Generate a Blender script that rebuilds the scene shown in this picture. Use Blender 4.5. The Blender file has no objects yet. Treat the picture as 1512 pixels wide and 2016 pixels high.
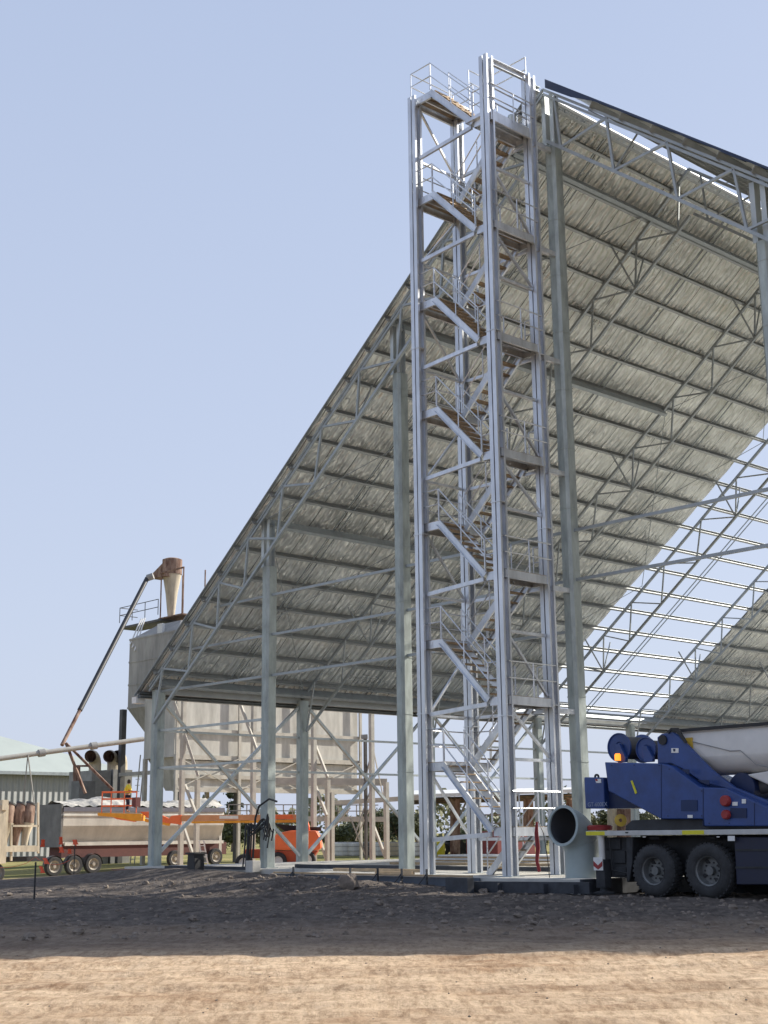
import bpy, math, random
import numpy as np
from mathutils import Vector, Matrix
random.seed(7); rng = np.random.default_rng(7)
PI = math.pi; R_ = math.radians
S = bpy.context.scene; COL = S.collection

# ------------------------------------------------------------ camera, sky, sun, exposure
CAM = np.array([52.2853, -34.0734, 1.2787]); YAW, PITCH, ROLL, FPX = 0.8256, 0.2301, -0.0110, 2702.2542
cy, sy, cp, sp = math.cos(YAW), math.sin(YAW), math.cos(PITCH), math.sin(PITCH)
FW = np.array([-sy*cp, cy*cp, sp]); RT0 = np.array([cy, sy, 0.]); UP0 = np.cross(RT0, FW)
RT = math.cos(ROLL)*RT0 + math.sin(ROLL)*UP0; UP = -math.sin(ROLL)*RT0 + math.cos(ROLL)*UP0
cam = bpy.data.cameras.new('camera'); co = bpy.data.objects.new('camera', cam); COL.objects.link(co)
m = Matrix.Identity(4)
for i in range(3):
    m[i][0], m[i][1], m[i][2], m[i][3] = RT[i], UP[i], -FW[i], CAM[i]
co.matrix_world = m
cam.sensor_fit = 'VERTICAL'; cam.sensor_height = 36; cam.lens = FPX/2016*36; cam.clip_start = .5; cam.clip_end = 9000
S.camera = co
SUN_AZ, SUN_EL = R_(74.5), R_(31.8)
w = bpy.data.worlds.new('World'); S.world = w; w.use_nodes = True
nt = w.node_tree; bg = nt.nodes['Background']; sky = nt.nodes.new('ShaderNodeTexSky')
sky.sky_type = 'NISHITA'; sky.sun_disc = False; sky.sun_elevation = SUN_EL; sky.sun_rotation = PI/2-SUN_AZ
sky.air_density = 1.0; sky.dust_density = 2.6; sky.ozone_density = 1.4; sky.altitude = 0
# thin summer haze evens the sky out: the physical sky mixed with an even pale blue veil that is paler near the horizon
wtc = nt.nodes.new('ShaderNodeTexCoord'); wsp = nt.nodes.new('ShaderNodeSeparateXYZ'); wr = nt.nodes.new('ShaderNodeValToRGB'); wmx = nt.nodes.new('ShaderNodeMix'); wmx.data_type = 'RGBA'
nt.links.new(wtc.outputs['Generated'], wsp.inputs[0]); nt.links.new(wsp.outputs[2], wr.inputs[0])
wr.color_ramp.elements[0].position = 0; wr.color_ramp.elements[0].color = (3.35, 3.72, 4.6, 1); wr.color_ramp.elements[1].position = .62; wr.color_ramp.elements[1].color = (2.55, 3.05, 4.2, 1)
wmx.inputs[0].default_value = .88; nt.links.new(sky.outputs[0], wmx.inputs[6]); nt.links.new(wr.outputs[0], wmx.inputs[7]); nt.links.new(wmx.outputs[2], bg.inputs[0]); bg.inputs[1].default_value = .115
sl = bpy.data.lights.new('sun', 'SUN'); sl.energy = 4.6; sl.angle = R_(.53); sl.color = (1, .93, .82)
so = bpy.data.objects.new('sun', sl); COL.objects.link(so)
Ld = Vector((math.cos(SUN_AZ)*math.cos(SUN_EL), math.sin(SUN_AZ)*math.cos(SUN_EL), math.sin(SUN_EL)))
so.rotation_euler = Ld.to_track_quat('Z', 'Y').to_euler(); so.location = (0, 0, 60)
S.view_settings.view_transform = 'Standard'; S.view_settings.look = 'None'; S.view_settings.exposure = .72
S.view_settings.gamma = 1

# ------------------------------------------------------------ measuring helpers (a photo pixel to a point on a real plane)
def ray(px, py): return (FW*FPX + (px-756)*RT - (py-1008)*UP)/FPX
def onx(px, py, x): d = ray(px, py); return CAM + d*(x-CAM[0])/d[0]
def ony(px, py, y): d = ray(px, py); return CAM + d*(y-CAM[1])/d[1]
def onz(px, py, z): d = ray(px, py); return CAM + d*(z-CAM[2])/d[2]
def onD(px, py, D): return CAM + ray(px, py)*D

# ------------------------------------------------------------ materials
MATS = {}
def mat(name, col, rough=.6, metal=0., var=.12, scale=3., bump=0., bscale=20., spec=.5, stretch=(1, 1, 1), col2=None, detail=6, coat=0., emit=None):
    if name in MATS: return MATS[name]
    M = bpy.data.materials.new(name); M.use_nodes = True; t = M.node_tree; N = t.nodes; L = t.links
    b = N['Principled BSDF']; b.inputs['Roughness'].default_value = rough; b.inputs['Metallic'].default_value = metal
    b.inputs['Specular IOR Level'].default_value = spec; b.inputs['Coat Weight'].default_value = coat
    tc = N.new('ShaderNodeTexCoord'); mp = N.new('ShaderNodeMapping'); mp.inputs['Scale'].default_value = stretch
    L.new(tc.outputs['Object'], mp.inputs[0])
    n = N.new('ShaderNodeTexNoise'); n.inputs['Scale'].default_value = scale; n.inputs['Detail'].default_value = detail; n.inputs['Roughness'].default_value = .65
    L.new(mp.outputs[0], n.inputs[0])
    r = N.new('ShaderNodeValToRGB'); r.color_ramp.elements[0].position = .32; r.color_ramp.elements[1].position = .68
    c0 = [c*(1-var) for c in col]; c1 = [min(1, c*(1+var)) for c in col] if col2 is None else col2
    r.color_ramp.elements[0].color = (*c0, 1); r.color_ramp.elements[1].color = (*c1, 1)
    L.new(n.outputs[0], r.inputs[0]); L.new(r.outputs[0], b.inputs['Base Color'])
    mr = N.new('ShaderNodeMapRange'); mr.inputs['To Min'].default_value = max(0, rough-.1); mr.inputs['To Max'].default_value = min(1, rough+.12)
    L.new(n.outputs[0], mr.inputs[0]); L.new(mr.outputs[0], b.inputs['Roughness'])
    if bump:
        n2 = N.new('ShaderNodeTexNoise'); n2.inputs['Scale'].default_value = bscale; n2.inputs['Detail'].default_value = 5
        L.new(mp.outputs[0], n2.inputs[0])
        bp = N.new('ShaderNodeBump'); bp.inputs['Strength'].default_value = min(1, bump); bp.inputs['Distance'].default_value = .03
        L.new(n2.outputs[0], bp.inputs['Height']); L.new(bp.outputs[0], b.inputs['Normal'])
    if emit: b.inputs['Emission Color'].default_value = (*emit[:3], 1); b.inputs['Emission Strength'].default_value = emit[3]
    MATS[name] = M; return M

GALV = mat('galvanised steel', (.46, .50, .50), .48, .55, .14, 2.2, stretch=(1, 1, .35))
GCOL = mat('mottled galvanised column', (.34, .385, .375), .5, .4, .28, 3.2, stretch=(1, 1, .3), detail=9, bump=.15, bscale=8)
TOWER = mat('new bright galvanised steel', (.60, .63, .67), .33, .7, .2, 2.2, stretch=(1, 1, .3))
TREAD = mat('tread steel with rust and reflected tint', (.30, .24, .18), .6, .4, .3, 4, col2=(.50, .36, .22))  # rust tones, with the brown-orange reflection mixed into the colour
TRUSS = mat('galvanised truss steel', (.33, .365, .38), .5, .5, .15, 3)
PURL = mat('galvanised purlin', (.33, .35, .355), .45, .5, .12, 1.5)
ZINC = mat('zinc roof sheet', (.55, .57, .58), .4, .6, .08, .8)
CONC = mat('concrete', (.50, .49, .45), .85, 0, .12, 1.5, bump=.2, bscale=15)
FORM = mat('dark formwork steel', (.045, .05, .06), .6, .2, .3, 4)
TIMB = mat('pale timber', (.45, .33, .2), .8, 0, .2, 5)
BLUE = mat('blue crane paint', (.02, .056, .205), .45, 0, .25, 1.6, coat=.15, bump=.06, bscale=2)
BLUED = mat('dark blue recess', (.006, .018, .07), .5, 0, .1, 2)
CWHITE = mat('off white boom paint', (.62, .61, .58), .4, 0, .08, 1.2, coat=.2)
TYRE = mat('dusty black rubber', (.035, .036, .038), .85, 0, .35, 5, bump=.5, bscale=30)
RIM = mat('dull grey rim', (.16, .165, .165), .5, .4, .25, 6)
BLACK = mat('black steel', (.018, .019, .022), .55, 0, .3, 4)
UNDER = mat('dirty chassis', (.03, .032, .036), .75, 0, .4, 3)
YELL = mat('yellow marking', (.68, .62, .03), .5)
RED = mat('red paint', (.30, .03, .03), .5)
ORNG = mat('orange machine paint', (.80, .17, .06), .45, 0, .1, 2)
YORG = mat('amber boom paint', (.75, .33, .03), .5, 0, .12, 3)
TANO = mat('faded orange boom', (.62, .30, .15), .6, 0, .12, 2)
DUCT = mat('grey green duct paint', (.33, .39, .39), .55, 0, .08, 1.5)
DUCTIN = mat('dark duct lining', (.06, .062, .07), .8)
SILO = mat('weathered silo paint', (.40, .39, .35), .7, 0, .2, 1.3, stretch=(1, 1, .25), col2=(.54, .53, .48))
SILOD = mat('silo framing', (.40, .38, .33), .7, 0, .2, 1.5)
RUST = mat('rusted steel', (.16, .055, .03), .85, .1, .5, 3, col2=(.36, .26, .2), stretch=(1, 1, .4))
CREAM = mat('streaked cream paint', (.50, .44, .33), .7, 0, .3, 2.5, stretch=(1, 1, .25))
TRAIL = mat('dusty trailer side', (.50, .475, .42), .6, 0, .2, 1.2, stretch=(1, 1, .4))
TRAILG = mat('grey trailer panel', (.17, .17, .165), .7, .1, .25, 1.5)
TARP = mat('pale crumpled tarp', (.16, .17, .18), .7, 0, .12, 1.1, bump=.8, bscale=3, col2=(.62, .59, .52))
GROOF = mat('pale green roof sheet', (.36, .40, .37), .5, 0, .06, .3)
SHIRT = mat('yellow work shirt', (.75, .62, .05), .8)
NAVY = mat('navy work trousers', (.02, .025, .05), .85)
SKIN = mat('skin', (.42, .24, .16), .6)
HAIR = mat('dark hair', (.03, .02, .015), .8)
WHITE = mat('white plastic', (.75, .75, .73), .5)
TANKM = mat('white tank plastic', (.60, .61, .60), .5)
BARK = mat('grey brown bark', (.16, .12, .09), .9, 0, .3, 4)
LEAFS = [mat('eucalypt leaves', (.075, .09, .04), .7, 0, .35, .8), mat('dull olive leaves', (.11, .115, .055), .7, 0, .35, .8), mat('dark leaves', (.045, .06, .032), .7, 0, .35, .8)]
HOSE = mat('black hose', (.02, .022, .024), .55)
FLAGO = mat('orange flag', (.85, .13, .05), .6)
LAMPO = mat('amber beacon', (.9, .25, .02), .3, emit=(1, .25, .02, 1.2))
GREY = mat('grey machinery', (.26, .26, .25), .7, 0, .2, 2)
DGREY = mat('dark grey machinery', (.09, .09, .09), .7, 0, .3, 2)
CLOD = mat('clod earth', (.20, .165, .135), .95, 0, .3, 6, bump=.5, bscale=25)
GLASS = mat('dark glass', (.02, .03, .04), .1)

def corr_mat(name, col, axis, pitch):
    M = mat(name, col, .55, .2, .06, .5); t = M.node_tree; N = t.nodes; L = t.links
    tc = N.new('ShaderNodeTexCoord'); wv = N.new('ShaderNodeTexWave'); wv.bands_direction = axis; wv.inputs['Scale'].default_value = 2*PI/pitch/20
    L.new(tc.outputs['Object'], wv.inputs[0]); bp = N.new('ShaderNodeBump'); bp.inputs['Strength'].default_value = 1; bp.inputs['Distance'].default_value = .12
    L.new(wv.outputs[0], bp.inputs['Height']); L.new(bp.outputs[0], N['Principled BSDF'].inputs['Normal']); return M
CORR = corr_mat('corrugated grey wall', (.30, .31, .31), 'Y', .55)

def foil_mat():
    M = mat('foil insulation', (.80, .825, .80), .3, .62, .2, .5, stretch=(1, .3, 1)); t = M.node_tree; N = t.nodes; L = t.links
    b = N['Principled BSDF']
    tc = N.new('ShaderNodeTexCoord'); sep = N.new('ShaderNodeSeparateXYZ'); L.new(tc.outputs['Object'], sep.inputs[0])
    # puckers: fine ripples running across the slope, fading in and out
    mp = N.new('ShaderNodeMapping'); mp.inputs['Scale'].default_value = (1.0, 2.6, 1.0); L.new(tc.outputs['Object'], mp.inputs[0])
    n1 = N.new('ShaderNodeTexNoise'); n1.inputs['Scale'].default_value = 1.5; n1.inputs['Detail'].default_value = 5; n1.inputs['Distortion'].default_value = .8; L.new(mp.outputs[0], n1.inputs[0])
    wv = N.new('ShaderNodeTexWave'); wv.bands_direction = 'Y'; wv.inputs['Scale'].default_value = .95; wv.inputs['Distortion'].default_value = 2.5; wv.inputs['Detail'].default_value = 3
    L.new(tc.outputs['Object'], wv.inputs[0])
    ad = N.new('ShaderNodeMath'); ad.operation = 'MULTIPLY_ADD'; ad.inputs[1].default_value = .35; L.new(wv.outputs[1], ad.inputs[0]); L.new(n1.outputs[0], ad.inputs[2])
    bp = N.new('ShaderNodeBump'); bp.inputs['Strength'].default_value = 1; bp.inputs['Distance'].default_value = .3
    L.new(ad.outputs[0], bp.inputs['Height']); L.new(bp.outputs[0], b.inputs['Normal'])
    # taped laps between the blanket runs
    md = N.new('ShaderNodeMath'); md.operation = 'PINGPONG'; md.inputs[1].default_value = .72; L.new(sep.outputs[1], md.inputs[0])
    n3 = N.new('ShaderNodeTexNoise'); n3.inputs['Scale'].default_value = .9; L.new(tc.outputs['Object'], n3.inputs[0])
    m2 = N.new('ShaderNodeMath'); m2.operation = 'MULTIPLY_ADD'; m2.inputs[1].default_value = .05; m2.inputs[2].default_value = -.008; L.new(n3.outputs[0], m2.inputs[0])
    lt = N.new('ShaderNodeMath'); lt.operation = 'LESS_THAN'; L.new(md.outputs[0], lt.inputs[0]); L.new(m2.outputs[0], lt.inputs[1])
    mx = N.new('ShaderNodeMix'); mx.data_type = 'RGBA'; mx.inputs[7].default_value = (.10, .10, .09, 1)
    src = b.inputs['Base Color'].links[0].from_socket
    L.new(lt.outputs[0], mx.inputs[0]); L.new(src, mx.inputs[6]); L.new(mx.outputs[2], b.inputs['Base Color'])
    return M
FOIL = foil_mat()

def ground_mat():
    M = bpy.data.materials.new('bare earth'); M.use_nodes = True; t = M.node_tree; N = t.nodes; L = t.links; b = N['Principled BSDF']
    b.inputs['Roughness'].default_value = .95; b.inputs['Specular IOR Level'].default_value = .15
    tc = N.new('ShaderNodeTexCoord')
    rot = N.new('ShaderNodeMapping'); rot.inputs['Rotation'].default_value = (0, 0, -YAW); L.new(tc.outputs['Object'], rot.inputs[0])
    st = N.new('ShaderNodeMapping'); st.inputs['Scale'].default_value = (.5, 1.0, 1); L.new(rot.outputs[0], st.inputs[0])
    n1 = N.new('ShaderNodeTexNoise'); n1.inputs['Scale'].default_value = 1.1; n1.inputs['Detail'].default_value = 12; n1.inputs['Roughness'].default_value = .74; n1.inputs['Distortion'].default_value = .6; L.new(st.outputs[0], n1.inputs[0])
    r1 = N.new('ShaderNodeValToRGB'); e = r1.color_ramp.elements
    e[0].position = .34; e[0].color = (.42, .27, .16, 1); e[1].position = .64; e[1].color = (.78, .60, .41, 1); k = e.new(.5); k.color = (.63, .465, .31, 1)
    L.new(n1.outputs[0], r1.inputs[0])
    n2 = N.new('ShaderNodeTexNoise'); n2.inputs['Scale'].default_value = 13; n2.inputs['Detail'].default_value = 8; n2.inputs['Roughness'].default_value = .75; L.new(rot.outputs[0], n2.inputs[0])
    mx = N.new('ShaderNodeMix'); mx.data_type = 'RGBA'; mx.blend_type = 'MULTIPLY'; mx.inputs[0].default_value = .85
    r2 = N.new('ShaderNodeValToRGB'); r2.color_ramp.elements[0].position = .36; r2.color_ramp.elements[0].color = (.50, .44, .39, 1); r2.color_ramp.elements[1].position = .55; r2.color_ramp.elements[1].color = (1, 1, 1, 1)
    fm = N.new('ShaderNodeMapping'); fm.inputs['Scale'].default_value = (.75, .17, 1); L.new(rot.outputs[0], fm.inputs[0]); L.new(fm.outputs[0], n2.inputs[0])
    L.new(n2.outputs[0], r2.inputs[0]); L.new(r1.outputs[0], mx.inputs[6]); L.new(r2.outputs[0], mx.inputs[7])
    pm = N.new('ShaderNodeMapping'); pm.inputs['Scale'].default_value = (.9, .7, 1); L.new(rot.outputs[0], pm.inputs[0])
    np_ = N.new('ShaderNodeTexNoise'); np_.inputs['Scale'].default_value = .9; np_.inputs['Detail'].default_value = 10; np_.inputs['Roughness'].default_value = .78; L.new(pm.outputs[0], np_.inputs[0])
    rp_ = N.new('ShaderNodeValToRGB'); rp_.color_ramp.elements[0].position = .56; rp_.color_ramp.elements[0].color = (0, 0, 0, 1); rp_.color_ramp.elements[1].position = .66; rp_.color_ramp.elements[1].color = (.6, .6, .6, 1); L.new(np_.outputs[0], rp_.inputs[0])
    mp_ = N.new('ShaderNodeMix'); mp_.data_type = 'RGBA'; mp_.inputs[7].default_value = (.32, .185, .105, 1); L.new(rp_.outputs[0], mp_.inputs[0]); L.new(mx.outputs[2], mp_.inputs[6]); mx = mp_
    # darker dug-over soil (spoil beside the slab) and dry grass far off, from vertex masks
    at = N.new('ShaderNodeAttribute'); at.attribute_name = 'zone'; s3 = N.new('ShaderNodeSeparateColor'); L.new(at.outputs[0], s3.inputs[0])
    mu = N.new('ShaderNodeMix'); mu.data_type = 'RGBA'
    nm = N.new('ShaderNodeTexNoise'); nm.inputs['Scale'].default_value = 3.5; nm.inputs['Detail'].default_value = 11; nm.inputs['Roughness'].default_value = .72; fn = N.new('ShaderNodeMapping'); fn.inputs['Scale'].default_value = (1.2, .5, 1); L.new(rot.outputs[0], fn.inputs[0]); L.new(fn.outputs[0], nm.inputs[0])
    rm = N.new('ShaderNodeValToRGB'); rm.color_ramp.elements[0].position = .40; rm.color_ramp.elements[0].color = (.085, .072, .064, 1); rm.color_ramp.elements[1].position = .7; rm.color_ramp.elements[1].color = (.215, .185, .16, 1)
    L.new(nm.outputs[0], rm.inputs[0]); L.new(s3.outputs[0], mu.inputs[0]); L.new(mx.outputs[2], mu.inputs[6]); L.new(rm.outputs[0], mu.inputs[7])
    gr = N.new('ShaderNodeMix'); gr.data_type = 'RGBA'; rg = N.new('ShaderNodeValToRGB')
    rg.color_ramp.elements[0].position = .35; rg.color_ramp.elements[0].color = (.13, .14, .045, 1); rg.color_ramp.elements[1].position = .65; rg.color_ramp.elements[1].color = (.34, .29, .12, 1)
    ng = N.new('ShaderNodeTexNoise'); ng.inputs['Scale'].default_value = .12; ng.inputs['Detail'].default_value = 9; L.new(tc.outputs['Object'], ng.inputs[0]); L.new(ng.outputs[0], rg.inputs[0])
    L.new(s3.outputs[1], gr.inputs[0]); L.new(mu.outputs[2], gr.inputs[6]); L.new(rg.outputs[0], gr.inputs[7]); L.new(gr.outputs[2], b.inputs['Base Color'])
    n4 = N.new('ShaderNodeTexNoise'); n4.inputs['Scale'].default_value = 6; n4.inputs['Detail'].default_value = 10; n4.inputs['Roughness'].default_value = .75; L.new(rot.outputs[0], n4.inputs[0])
    bp = N.new('ShaderNodeBump'); bp.inputs['Strength'].default_value = .8; bp.inputs['Distance'].default_value = .11; L.new(n4.outputs[0], bp.inputs['Height'])
    bp2 = N.new('ShaderNodeBump'); bp2.inputs['Strength'].default_value = .6; bp2.inputs['Distance'].default_value = .12; L.new(n1.outputs[0], bp2.inputs['Height']); L.new(bp.outputs[0], bp2.inputs['Normal'])
    L.new(bp2.outputs[0], b.inputs['Normal']); return M

# ------------------------------------------------------------ mesh builder
ORG = {}
class MB:
    def __init__(s, M=None): s.v = []; s.f = []; s.M = M
    def add(s, vs, fs):
        o = len(s.v); s.v.extend([tuple(float(c) for c in v) for v in vs]); s.f.extend([tuple(i+o for i in f) for f in fs]); return s
    def box(s, x0, x1, y0, y1, z0, z1):
        vs = [(x, y, z) for z in (z0, z1) for y in (y0, y1) for x in (x0, x1)]
        return s.add(vs, [(0, 2, 3, 1), (4, 5, 7, 6), (0, 1, 5, 4), (2, 6, 7, 3), (0, 4, 6, 2), (1, 3, 7, 5)])
    def bar(s, p, q, w, h=None, up=(0, 0, 1)):
        h = w if h is None else h; p = Vector([float(c) for c in p]); q = Vector([float(c) for c in q]); d = (q-p).normalized(); u = Vector(up)
        if abs(d.dot(u)) > .97: u = Vector((0, 1, 0))
        a = d.cross(u).normalized()*w/2; b = a.cross(d).normalized()*h/2
        vs = [e+i*a+j*b for e in (p, q) for i, j in ((-1, -1), (1, -1), (1, 1), (-1, 1))]
        return s.add(vs, [(3, 2, 1, 0), (4, 5, 6, 7), (0, 1, 5, 4), (1, 2, 6, 5), (2, 3, 7, 6), (3, 0, 4, 7)])
    def chan(s, p, q, w, h, t=.012, up=(0, 0, 1), side=1):   # C section: web of height h, flanges of width w
        p = Vector([float(c) for c in p]); q = Vector([float(c) for c in q]); d = (q-p).normalized(); u = Vector(up)
        a = d.cross(u).normalized()*side; b = (a*side).cross(d).normalized()
        s.bar(p, q, t, h, b)
        for k in (-1, 1): s.bar(p+a*(w/2+t/2)+b*k*(h/2-t/2), q+a*(w/2+t/2)+b*k*(h/2-t/2), w, t, b)
        return s
    def tube(s, pts, r, n=8, cap=True, r1=None):
        P = [Vector([float(c) for c in p]) for p in pts]; K = len(P); o = len(s.v); vs = []
        ref = None
        for i, p in enumerate(P):
            d = ((P[min(i+1, K-1)]-P[max(i-1, 0)])).normalized()
            if ref is None: ref = Vector((0, 0, 1)) if abs(d.z) < .9 else Vector((1, 0, 0))
            a = d.cross(ref).normalized(); b = a.cross(d).normalized(); ref = b
            rr = r if r1 is None else r+(r1-r)*i/(K-1)
            if isinstance(r, (list, tuple)): rr = r[i]
            for k in range(n):
                t = 2*PI*k/n; vs.append(p+a*math.cos(t)*rr+b*math.sin(t)*rr)
        fs = [(i*n+k, i*n+(k+1) % n, (i+1)*n+(k+1) % n, (i+1)*n+k) for i in range(K-1) for k in range(n)]
        if cap: fs += [tuple(range(n-1, -1, -1)), tuple((K-1)*n+k for k in range(n))]
        return s.add(vs, fs)
    def prism(s, poly, base, e1, e2, ex):    # polygon (u,v) -> base+u*e1+v*e2 ; extruded along ex
        e1, e2, ex, base = [Vector([float(c) for c in v]) for v in (e1, e2, ex, base)]
        a = [base+e1*u+e2*v for u, v in poly]; n = len(a); b = [p+ex for p in a]
        return s.add(a+b, [tuple(range(n)), tuple(range(2*n-1, n-1, -1))]+[(i, i+n, (i+1) % n+n, (i+1) % n) for i in range(n)])
    def lathe(s, c, ax, prof, n=24):     # prof: (r, t along axis)
        c = Vector([float(k) for k in c]); ax = Vector(ax).normalized(); u = Vector((0, 0, 1)) if abs(ax.z) < .9 else Vector((1, 0, 0))
        a = ax.cross(u).normalized(); b = ax.cross(a); vs = []
        for r, t in prof:
            for k in range(n): th = 2*PI*k/n; vs.append(c+ax*t+a*math.cos(th)*r+b*math.sin(th)*r)
        return s.add(vs, [(i*n+k, i*n+(k+1) % n, (i+1)*n+(k+1) % n, (i+1)*n+k) for i in range(len(prof)-1) for k in range(n)])
    def build(s, name, material, parent=None, smooth=False, bevel=0., flip=False):
        o0 = Vector((0, 0, 0)) if parent is None else ORG[parent.name]
        me = bpy.data.meshes.new(name); me.from_pydata([(v[0]-o0.x, v[1]-o0.y, v[2]-o0.z) for v in s.v], [], s.f); me.validate()
        import bmesh
        bm = bmesh.new(); bm.from_mesh(me); bmesh.ops.recalc_face_normals(bm, faces=bm.faces); bm.to_mesh(me); bm.free()
        me.materials.append(material)
        if smooth:
            me.polygons.foreach_set('use_smooth', [True]*len(me.polygons))
            try: me.set_sharp_from_angle(angle=R_(40))
            except Exception: pass
        ob = bpy.data.objects.new(name, me); COL.objects.link(ob)
        if parent is not None: ob.parent = parent
        ORG[ob.name] = o0
        if bevel:
            bv = ob.modifiers.new('bevel', 'BEVEL'); bv.width = bevel; bv.segments = 2; bv.limit_method = 'ANGLE'
        return ob
def tag(o, label=None, cat=None, group=None, kind=None):
    for k, v in (('label', label), ('category', cat), ('group', group), ('kind', kind)):
        if v: o[k] = v
    return o
def thing(name, loc, label, cat, group=None):
    o = bpy.data.objects.new(name, None); COL.objects.link(o); o.location = [float(c) for c in loc]; ORG[o.name] = Vector(o.location); o.empty_display_size = .3
    return tag(o, label, cat, group)
def solo(mb, name, m, label, cat, group=None, **k):    # a thing that is a single mesh, with its origin at its base
    o = mb.build(name, m, **k); vs = np.array(mb.v); c = Vector((vs[:, 0].mean(), vs[:, 1].mean(), vs[:, 2].min()))
    o.data.transform(Matrix.Translation(-c)); o.location = c; ORG[o.name] = c
    return tag(o, label, cat, group)

# ============================================================ GROUND
def vnoise(x, y, seed=0):
    def h(i, j):
        n = (i*374761393+j*668265263+seed*1442695041) & 0xffffffff; n = ((n ^ (n >> 13))*1274126177) & 0xffffffff; return ((n ^ (n >> 16)) & 0xffff)/65535.
    xi = np.floor(x).astype(np.int64); yi = np.floor(y).astype(np.int64); fx = x-xi; fy = y-yi; fx = fx*fx*(3-2*fx); fy = fy*fy*(3-2*fy)
    return (h(xi, yi)*(1-fx)+h(xi+1, yi)*fx)*(1-fy)+(h(xi, yi+1)*(1-fx)+h(xi+1, yi+1)*fx)*fy
def fbm(x, y, o=4, seed=0):
    s = 0; a = .5
    for k in range(o): s = s+a*(vnoise(x*2**k, y*2**k, seed+k)-.5); a *= .5
    return s
def sstep(a, b, x): t = np.clip((x-a)/(b-a), 0, 1); return t*t*(3-2*t)
def height(x, y):
    x = np.asarray(x, float); y = np.asarray(y, float)
    a = (x-CAM[0])*cy+(y-CAM[1])*sy; b = -(x-CAM[0])*sy+(y-CAM[1])*cy       # across / away from the road edge
    z = -.42+.05*fbm(a*.15, b*.6, 4, 3)
    # smooth travelled road strip nearest, dug-over spoil between it and the slab
    near = 1-sstep(20, 26, b)
    z += near*(.035*fbm(a*.35, b*3.2, 3, 11)+.02*fbm(a*3, b*7, 4, 5)+.05*fbm(a*2.3, b*1.7, 5, 41)-.03*np.abs(fbm(a*1.1, b*.9, 4, 43)))
    for b0, k, w_ in ((12.9, .06, .16), (14.5, .06, .16), (16.3, -.05, .2), (18.1, -.04, .2), (19.6, .03, .25), (13.7, .13, .12)):
        tr_ = np.exp(-((b-b0-k*a-.25*np.sin(a*.22+b0))/w_)**2); z += near*(-.03*tr_+.02*np.exp(-((b-b0-k*a-.25*np.sin(a*.22+b0)-.3)/.12)**2))+near*tr_*.008*np.sin(a*42)
    z += sstep(17, 20, b)*(1-sstep(24, 27, b))*.07*fbm(a*1.1, b*1.6, 4, 31)
    dug = sstep(23, 27, b)*(1-sstep(47, 60, b))*(1-sstep(1.5, 3, -np.minimum(x+1, 0)+np.maximum(y+.9, 0)))
    z += dug*(.19*fbm(a*.7, b*.9, 5, 21)+.09*fbm(a*3.3, b*4.2, 3, 8)+.07*np.abs(fbm(a*1.5, b*2.1, 4, 77)))
    d1 = (x-17.5)*.78+(y+7.5)*.62; d2 = -(x-17.5)*.62+(y+7.5)*.78
    z += .42*np.exp(-(d1/5.2)**2-(d2/2.3)**2)
    z += .34*np.exp(-((x-9)/6)**2-((y+2.6)/1.7)**2)
    z += .28*np.exp(-((x-3)/5)**2-((y+2.4)/2.2)**2)
    z += (.34)*sstep(1.5, 8, a)*(1-sstep(18, 24, b))*sstep(12, 18, b)*.5
    far = sstep(2, 9, -x); z = z*(1-far)+(-.92+.44*sstep(3, 19, y)+.05*fbm(x*.1, y*.1, 3, 2))*far
    inside = sstep(-1.5, -.3, x)*sstep(-.8, .2, y); z = np.where(inside > .5, -.45, z)
    zt = (x > 13.7)*(x < 28.2)*(y > -3.9)*(y < 0); z = np.where(zt > 0, np.minimum(z, -.3), z)
    return z
def axis(segs):
    o = []
    for a, b, st in segs: o += list(np.arange(a, b, st))
    return np.array(o+[segs[-1][1]])
aa = axis([(-3000, -600, 400), (-600, -100, 60), (-100, -24, 6), (-24, -13, .5), (-13, 13, .1), (13, 24, .5), (24, 100, 6), (100, 600, 60), (600, 3000, 400)])
bb = axis([(-300, -60, 40), (-60, 6, 6), (6, 11, .4), (11, 30, .075), (30, 52, .13), (52, 110, 1.2), (110, 300, 10), (300, 1000, 70), (1000, 6000, 500)])
A, B = np.meshgrid(aa, bb); GX = CAM[0]+A*cy-B*sy; GY = CAM[1]+A*sy+B*cy; GZ = height(GX, GY)
nv = A.size; nc = len(aa); me = bpy.data.meshes.new('ground')
V = np.stack([GX.ravel(), GY.ravel(), GZ.ravel()], -1)
ii = np.arange(nv).reshape(A.shape); Q = np.stack([ii[:-1, :-1], ii[:-1, 1:], ii[1:, 1:], ii[1:, :-1]], -1).reshape(-1, 4)
me.vertices.add(nv); me.vertices.foreach_set('co', V.ravel()); me.loops.add(Q.size); me.loops.foreach_set('vertex_index', Q.ravel())
me.polygons.add(len(Q)); me.polygons.foreach_set('loop_start', np.arange(0, Q.size, 4)); me.polygons.foreach_set('loop_total', np.full(len(Q), 4)); me.update(calc_edges=True)
me.polygons.foreach_set('use_smooth', np.ones(len(Q), bool))
zc = me.color_attributes.new('zone', 'FLOAT_COLOR', 'POINT'); zz = np.zeros((nv, 4), np.float32); zz[:, 3] = 1
x, y = V[:, 0], V[:, 1]; b_ = B.ravel()+1.6*fbm(x*.4, y*.4, 4, 9)
zz[:, 0] = sstep(19.5, 24, b_)*(1-sstep(0, 5, -x))*(.75+.25*sstep(25, 30, b_))*np.where(b_ < 60, 1, 0)
zz[:, 1] = np.maximum(sstep(14, 22, -x+4*fbm(x*.1, y*.1, 3)), sstep(92, 98, y))
zc.data.foreach_set('color', zz.ravel()); me.materials.append(ground_mat())
go = bpy.data.objects.new('ground', me); COL.objects.link(go); go['kind'] = 'structure'
def gz(x, y): return float(height(np.array([x]), np.array([y]))[0])

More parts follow.
